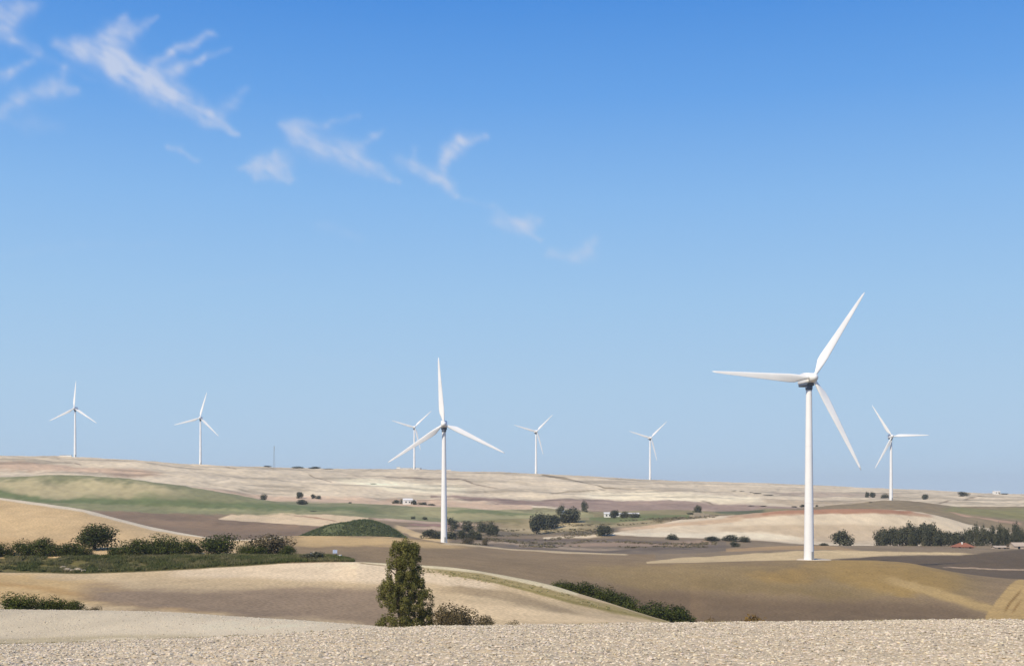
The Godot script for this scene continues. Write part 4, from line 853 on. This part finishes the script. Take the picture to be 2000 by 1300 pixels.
func tall_tree():
	var z := 124.0; var g := ground(789, z); var u := z / F
	var rng := RandomNumberGenerator.new(); rng.seed = 19
	var basey := HY + (EYE - g.y) / z * F
	# half widths of the crown by row: [row, left, right]
	var prof := [[1048, 782, 798], [1062, 764, 818], [1080, 758, 824], [1100, 756, 828], [1120, 752, 830], [1140, 742, 833], [1158, 738, 838], [1172, 737, 842], [1186, 750, 847], [1200, 741, 848], [1224, 731, 851], [1240, 731, 850]]
	var lobes := []
	var add := func(px: float, row: float, r: float, zz: float, ry := 1.0):
		lobes.append([Vector3((px - 789.0) * u, (basey - row) * u, zz * u), Vector3(r, r * ry, r) * u])
	for q in [[772, 1062, 7], [791, 1057, 8], [784, 1066, 9], [808, 1067, 7], [800, 1064, 8], [743, 1152, 8], [741, 1168, 7], [746, 1180, 5], [750, 1146, 8], [842, 1168, 7], [845, 1182, 5], [838, 1156, 7], [744, 1216, 9], [752, 1208, 9], [840, 1212, 9]]:
		add.call(q[0], q[1], q[2], rng.randf_range(-6, 12), 1.3)
	for i in 480:
		var row := rng.randf_range(1064, 1236)
		for k in prof.size() - 1:
			if row <= prof[k + 1][0]:
				var t: float = (row - prof[k][0]) / float(prof[k + 1][0] - prof[k][0])
				var l := lerpf(prof[k][1], prof[k + 1][1], t); var r := lerpf(prof[k][2], prof[k + 1][2], t)
				var half := (r - l) / 2; var a := rng.randf() * TAU; var d := sqrt(rng.randf()) * maxf(half - 3.5, 3.0)
				var px := (l + r) / 2 + cos(a) * d
				if Vector2(px - 769, (row - 1122) * 0.6).length() < 9.0: break
				if Vector2(px - 752, row - 1192).length() < 11.0: break
				add.call(px, row, rng.randf_range(4.5, 8.0), sin(a) * d, 1.3)
				break
	var o := base("tall_tree", g)
	part("crown", crown(41, lobes, 52000, 0.145, Color(0.075, 0.080, 0.022), Color(0.165, 0.152, 0.044), 0.8), M.leaf, o)
	part("trunk", trunk_mesh(42, 8.2, 0.2, 1.1, 9), M.bark, o)
	tag(o, "tall cone-shaped olive green tree alone behind the front field", "tree")

# ------------------------------------------------------------------ buildings and small things
func box(w: float, h: float, d: float) -> BoxMesh:
	var b := BoxMesh.new(); b.size = Vector3(w, h, d); return b

func gable(w: float, d: float, rise: float, eave := 0.3) -> ArrayMesh:
	var x := w / 2 + eave; var z := d / 2 + eave; var t := 0.14
	var st := SurfaceTool.new(); st.begin(Mesh.PRIMITIVE_TRIANGLES); st.set_smooth_group(-1)
	var v := [Vector3(-x, 0, z), Vector3(x, 0, z), Vector3(x, rise, 0), Vector3(-x, rise, 0), Vector3(-x, 0, -z), Vector3(x, 0, -z)]
	var w2 := []
	for p in v: w2.append(p + Vector3(0, t, 0))
	for f in [[w2[0], w2[3], w2[2], w2[1]], [w2[4], w2[5], w2[2], w2[3]], [v[0], v[1], v[2], v[3]], [v[4], v[3], v[2], v[5]], [v[0], w2[0], w2[1], v[1]], [v[5], w2[5], w2[4], v[4]], [v[0], v[3], w2[3], w2[0]], [v[3], v[4], w2[4], w2[3]], [v[1], w2[1], w2[2], v[2]], [v[2], w2[2], w2[5], v[5]]]:
		for k in [0, 1, 2, 0, 2, 3]: st.add_vertex(f[k])
	st.generate_normals(); return st.commit()

func hip(w: float, d: float, rise: float, ridge: float) -> ArrayMesh:
	var x := w / 2; var z := d / 2; var r := ridge / 2
	var st := SurfaceTool.new(); st.begin(Mesh.PRIMITIVE_TRIANGLES); st.set_smooth_group(-1)
	var a := Vector3(-x, 0, z); var b := Vector3(x, 0, z); var c := Vector3(x, 0, -z); var d2 := Vector3(-x, 0, -z); var e := Vector3(-r, rise, 0); var f := Vector3(r, rise, 0)
	for q in [a, e, f, a, f, b, b, f, c, c, f, e, c, e, d2, d2, e, a, a, b, c, a, c, d2]: st.add_vertex(q)
	st.generate_normals(); return st.commit()

func gable_wall(w: float, h: float, d: float, rise: float) -> ArrayMesh:
	var x := w / 2; var z := d / 2
	var st := SurfaceTool.new(); st.begin(Mesh.PRIMITIVE_TRIANGLES); st.set_smooth_group(-1)
	for s in [1, -1]:
		var p := [Vector3(-x, 0, z * s), Vector3(x, 0, z * s), Vector3(x, h, z * s), Vector3(-x, h, z * s)]
		for k in ([0, 3, 2, 0, 2, 1] if s > 0 else [0, 2, 3, 0, 1, 2]): st.add_vertex(p[k])
		var q := [Vector3(x * s, 0, z), Vector3(x * s, 0, -z), Vector3(x * s, h, -z), Vector3(x * s, h + rise, 0), Vector3(x * s, h, z)]
		for k in ([0, 4, 3, 0, 3, 2, 0, 2, 1] if s > 0 else [0, 3, 4, 0, 2, 3, 0, 1, 2]): st.add_vertex(q[k])
	st.generate_normals(); return st.commit()

func house(called: String, px: float, z: float, w: float, h: float, d: float, rise: float, roof_m: Material, label: String, turn := 0.0, windows := 3, wall_m: Material = null) -> Node3D:
	var g := ground(px, z)
	var o := base(called, g - Vector3(0, 0.5, 0), turn)
	var hh := h + 0.5
	part("wall", gable_wall(w, hh, d, rise - 0.02), wall_m if wall_m else M.wall, o)
	var r := part("roof", gable(w, d, rise), roof_m, o); r.position.y = hh
	for i in windows:
		var wd := part("window", box(0.9, 1.0, 0.08), M.glass, o); wd.position = Vector3(-w / 2 + w * (i + 0.7) / (windows + 0.6), 0.5 + h * 0.52, d / 2 + 0.03)
	var dr := part("door", box(1.0, 2.0, 0.1), M.bark, o); dr.position = Vector3(w * 0.36, 1.5, d / 2 + 0.03)
	tag(o, label, "house")
	return o

func buildings():
	# white farm on the pink slope
	house("farmhouse", 796, 876, 6.5, 2.8, 6.0, 1.2, M.wall, "white gabled farmhouse on the salmon pink slope", 0.2, 2)
	house("barn", 806, 878, 4.2, 2.0, 5.0, 0.8, M.wall, "lower white barn at the right end of the white farmhouse", 0.2, 1)
	house("farm_shed", 1188, 755, 5.0, 2.2, 5.0, 0.7, M.wall, "white block at the left end of the long white farm", 0.0, 2)
	house("farm_shed", 1224, 765, 15.0, 1.5, 4.5, 0.6, M.wall, "long low white farm building behind dark trees in the valley", -0.05, 5)
	house("hut", 1102, 775, 2.8, 1.9, 3.0, 0.7, M.wall, "tiny white hut beside a small dark tree in the valley", 0.3, 1)
	house("white_shed", 1947, 1395, 6.4, 3.0, 6.0, 0.8, M.wall, "small white shed on the right end of the skyline", 0.1, 2)
	# the red-roofed house before the stand
	var g := ground(1881, 470)
	var o := base("house", g - Vector3(0, 0.9, 0))
	var wl := part("wall", box(6.6, 1.9, 5.0), mat(Color8(222, 176, 150), 0.9), o); wl.position.y = 0.6
	var rf := part("roof", hip(8.0, 6.0, 1.5, 2.4), M.tile, o); rf.position.y = 1.5
	var ch := part("chimney", box(0.42, 1.5, 0.42), M.wall, rf); ch.position = Vector3(-0.6, 1.1, 0.9)
	for s in [-1, 1]:
		var wd := part("window", box(0.9, 0.8, 0.08), M.glass, o); wd.position = Vector3(s * 2.0, 1.05, 2.52)
	tag(o, "low house with an orange tiled hip roof and white chimney before the tree stand", "house")
	var a := house("barn", 1955, 462, 5.4, 0.7, 4.0, 0.5, M.sheet, "low barn with a flat pale roof right of the red-roofed house", 0.0, 2, M.sheet)
	var b := house("barn", 1992, 465, 6.4, 1.1, 5.0, 1.3, M.sheet, "taller barn with a pale gabled roof at the right picture edge", 0.1, 2, M.sheet)
	for n in [a, b]: tag(n, "", "barn")
	# kiosks on the skyline
	for k in [[128, 1168, 11.0, 1.0, "low white wall beside the leftmost turbine on the skyline"], [800, 1356, 26.0, 1.3, "long low white wall at the foot of the turbine on the skyline left of centre"], [778, 1352, 4.0, 2.2, "small white kiosk at the left end of the long skyline wall"], [866, 1358, 17.0, 1.0, "low white wall on the skyline behind the second largest turbine"]]:
		var p := ground(k[0], k[1]); var r := base("white_wall" if k[2] > 6.0 else "kiosk", p)
		var w := part("wall", box(k[2], k[3] + 0.5, 1.6), M.wall, r); w.position.y = k[3] / 2 - 0.25
		var cap := part("coping", box(k[2] + 0.3, 0.15, 1.9), M.stone, r); cap.position.y = k[3] + 0.08
		tag(r, k[4], "wall" if k[2] > 6.0 else "kiosk")
	# lattice mast
	var mp := ground(535, 1262); var mast := base("lattice_mast", mp)
	var H := 22.5
	for c in [[-1, -1], [1, -1], [1, 1], [-1, 1]]:
		var st := SurfaceTool.new(); st.begin(Mesh.PRIMITIVE_TRIANGLES)
		limb(st, Vector3(c[0] * 0.8, -0.3, c[1] * 0.8), Vector3(c[0] * 0.25, H, c[1] * 0.25), 0.05, 0.04)
		part("leg", st.commit(), M.steel, mast)
	var br := SurfaceTool.new(); br.begin(Mesh.PRIMITIVE_TRIANGLES)
	for i in 12:
		var y0 := H * i / 12.0; var y1 := H * (i + 1) / 12.0
		var q := func(cx, cz, y): var r := lerpf(0.8, 0.25, y / H); return Vector3(cx * r, y, cz * r)
		for e in [[-1, -1, 1, -1], [1, -1, 1, 1], [1, 1, -1, 1], [-1, 1, -1, -1]]:
			limb(br, q.call(e[0], e[1], y0), q.call(e[2], e[3], y1), 0.025, 0.025)
	part("bracing", br.commit(), M.steel, mast)
	for y in [17.5, 20.5]:
		var an := part("antenna", box(0.5, 1.6, 0.4), M.grey, mast); an.position = Vector3(0.3, y, 0.5)
	tag(mast, "thin grey lattice mast faint on the skyline between the left turbines", "mast")
	# stone pens in the valley
	var rng := RandomNumberGenerator.new(); rng.seed = 8
	var names := ["left end of the grey stone ruins in the valley", "tallest block of the grey stone ruins in the valley", "middle block of the grey stone ruins in the valley", "right end of the grey stone ruins in the valley"]
	for i in 4:
		var p := ground(1352 + i * 9, 690 + i * 3); var r := base("ruin", p, rng.randf_range(-0.3, 0.3))
		var hgt: float = [1.2, 2.6, 2.0, 1.4][i]
		for s in [-1, 1]:
			var w := part("wall", box(2.8, hgt * rng.randf_range(0.8, 1.1) + 0.4, 0.35), M.stone, r); w.position = Vector3(0, hgt / 2 - 0.2, s * 1.2)
		for s in [-1, 1]:
			var w := part("wall", box(0.35, hgt * rng.randf_range(0.6, 1.0) + 0.4, 2.04), M.stone, r); w.position = Vector3(s * 1.2, hgt / 2 - 0.3, 0)
		tag(r, names[i], "ruin", "stone ruins in the valley")
	# boulders in the grass bank
	var rock := [lump(61, 0.7), lump(62, 0.8)]
	var at := [[123, 1111, 0.9, "round pale boulder highest of the rocks in the grass bank"], [172, 1107, 0.5, "small pale rock above the heap in the grass bank"], [131, 1116, 1.1, "pale boulder at the left end of the rock heap in the grass"], [142, 1117, 0.9, "pale rock second from the left of the heap in the grass"], [152, 1116, 1.2, "largest pale boulder in the middle of the heap in the grass"], [162, 1117, 0.8, "pale rock at the right of the heap in the grass"], [194, 1115, 0.6, "lone pale rock right of the heap in the grass"], [118, 1098, 0.7, "pale rock near the top of the grass bank"], [40, 1098, 0.5, "pale stone high in the grass bank near the left edge"]]
	for i in at.size():
		var z: float = 216.0 + (1119.0 - at[i][1]) * 0.55
		var r := top("boulder", rock[i % 2], M.stone); r.position = ground(at[i][0], z) + Vector3(0, at[i][2] * 0.25, 0); r.rotation.y = i * 1.3; r.scale = Vector3.ONE * at[i][2] * Vector3(1.0, 0.6, 0.9) * 0.8
		tag(r, at[i][3], "boulder", "pale boulders in the grass bank")
	# scrap on the mound end
	var tp := ground(654, 230); var tk := base("water_tank", tp, 0.3)
	var body := part("body", box(0.72, 0.6, 0.8), M.tank, tk); body.position.y = 1.05
	for sx in [-1, 1]:
		for sz in [-1, 1]:
			var lg := part("leg", box(0.08, 0.9, 0.08), M.steel, tk); lg.position = Vector3(sx * 0.36, 0.26, sz * 0.38)
	tag(tk, "pale blue water tank on legs at the end of the grass bank", "tank")
	var bp := ground(664, 229); var bk := top("concrete_block", box(0.5, 0.7, 0.6), M.wall); bk.position = bp + Vector3(0, 0.75, 0)
	bk.position.y = bp.y + 0.3
	tag(bk, "small white block right of the pale blue tank", "block")
	for k in [[619, 230, 1.5, "grey pile of scrap left of the pale blue tank"]]:
		var r := base("rubble_pile", ground(k[0], k[1]))
		for i in 6:
			var s := part("stone", rock[i % 2], M.tank if i % 3 == 0 else M.stone, r); s.position = Vector3(rng.randf_range(-0.9, 0.9), rng.randf_range(0.2, 0.8), rng.randf_range(-0.3, 0.3)); s.scale = Vector3(0.5, 0.35, 0.4) * rng.randf_range(0.7, 1.2); s.rotation = Vector3(rng.randf(), rng.randf() * 6, 0)
		tag(r, k[3], "rubble pile")
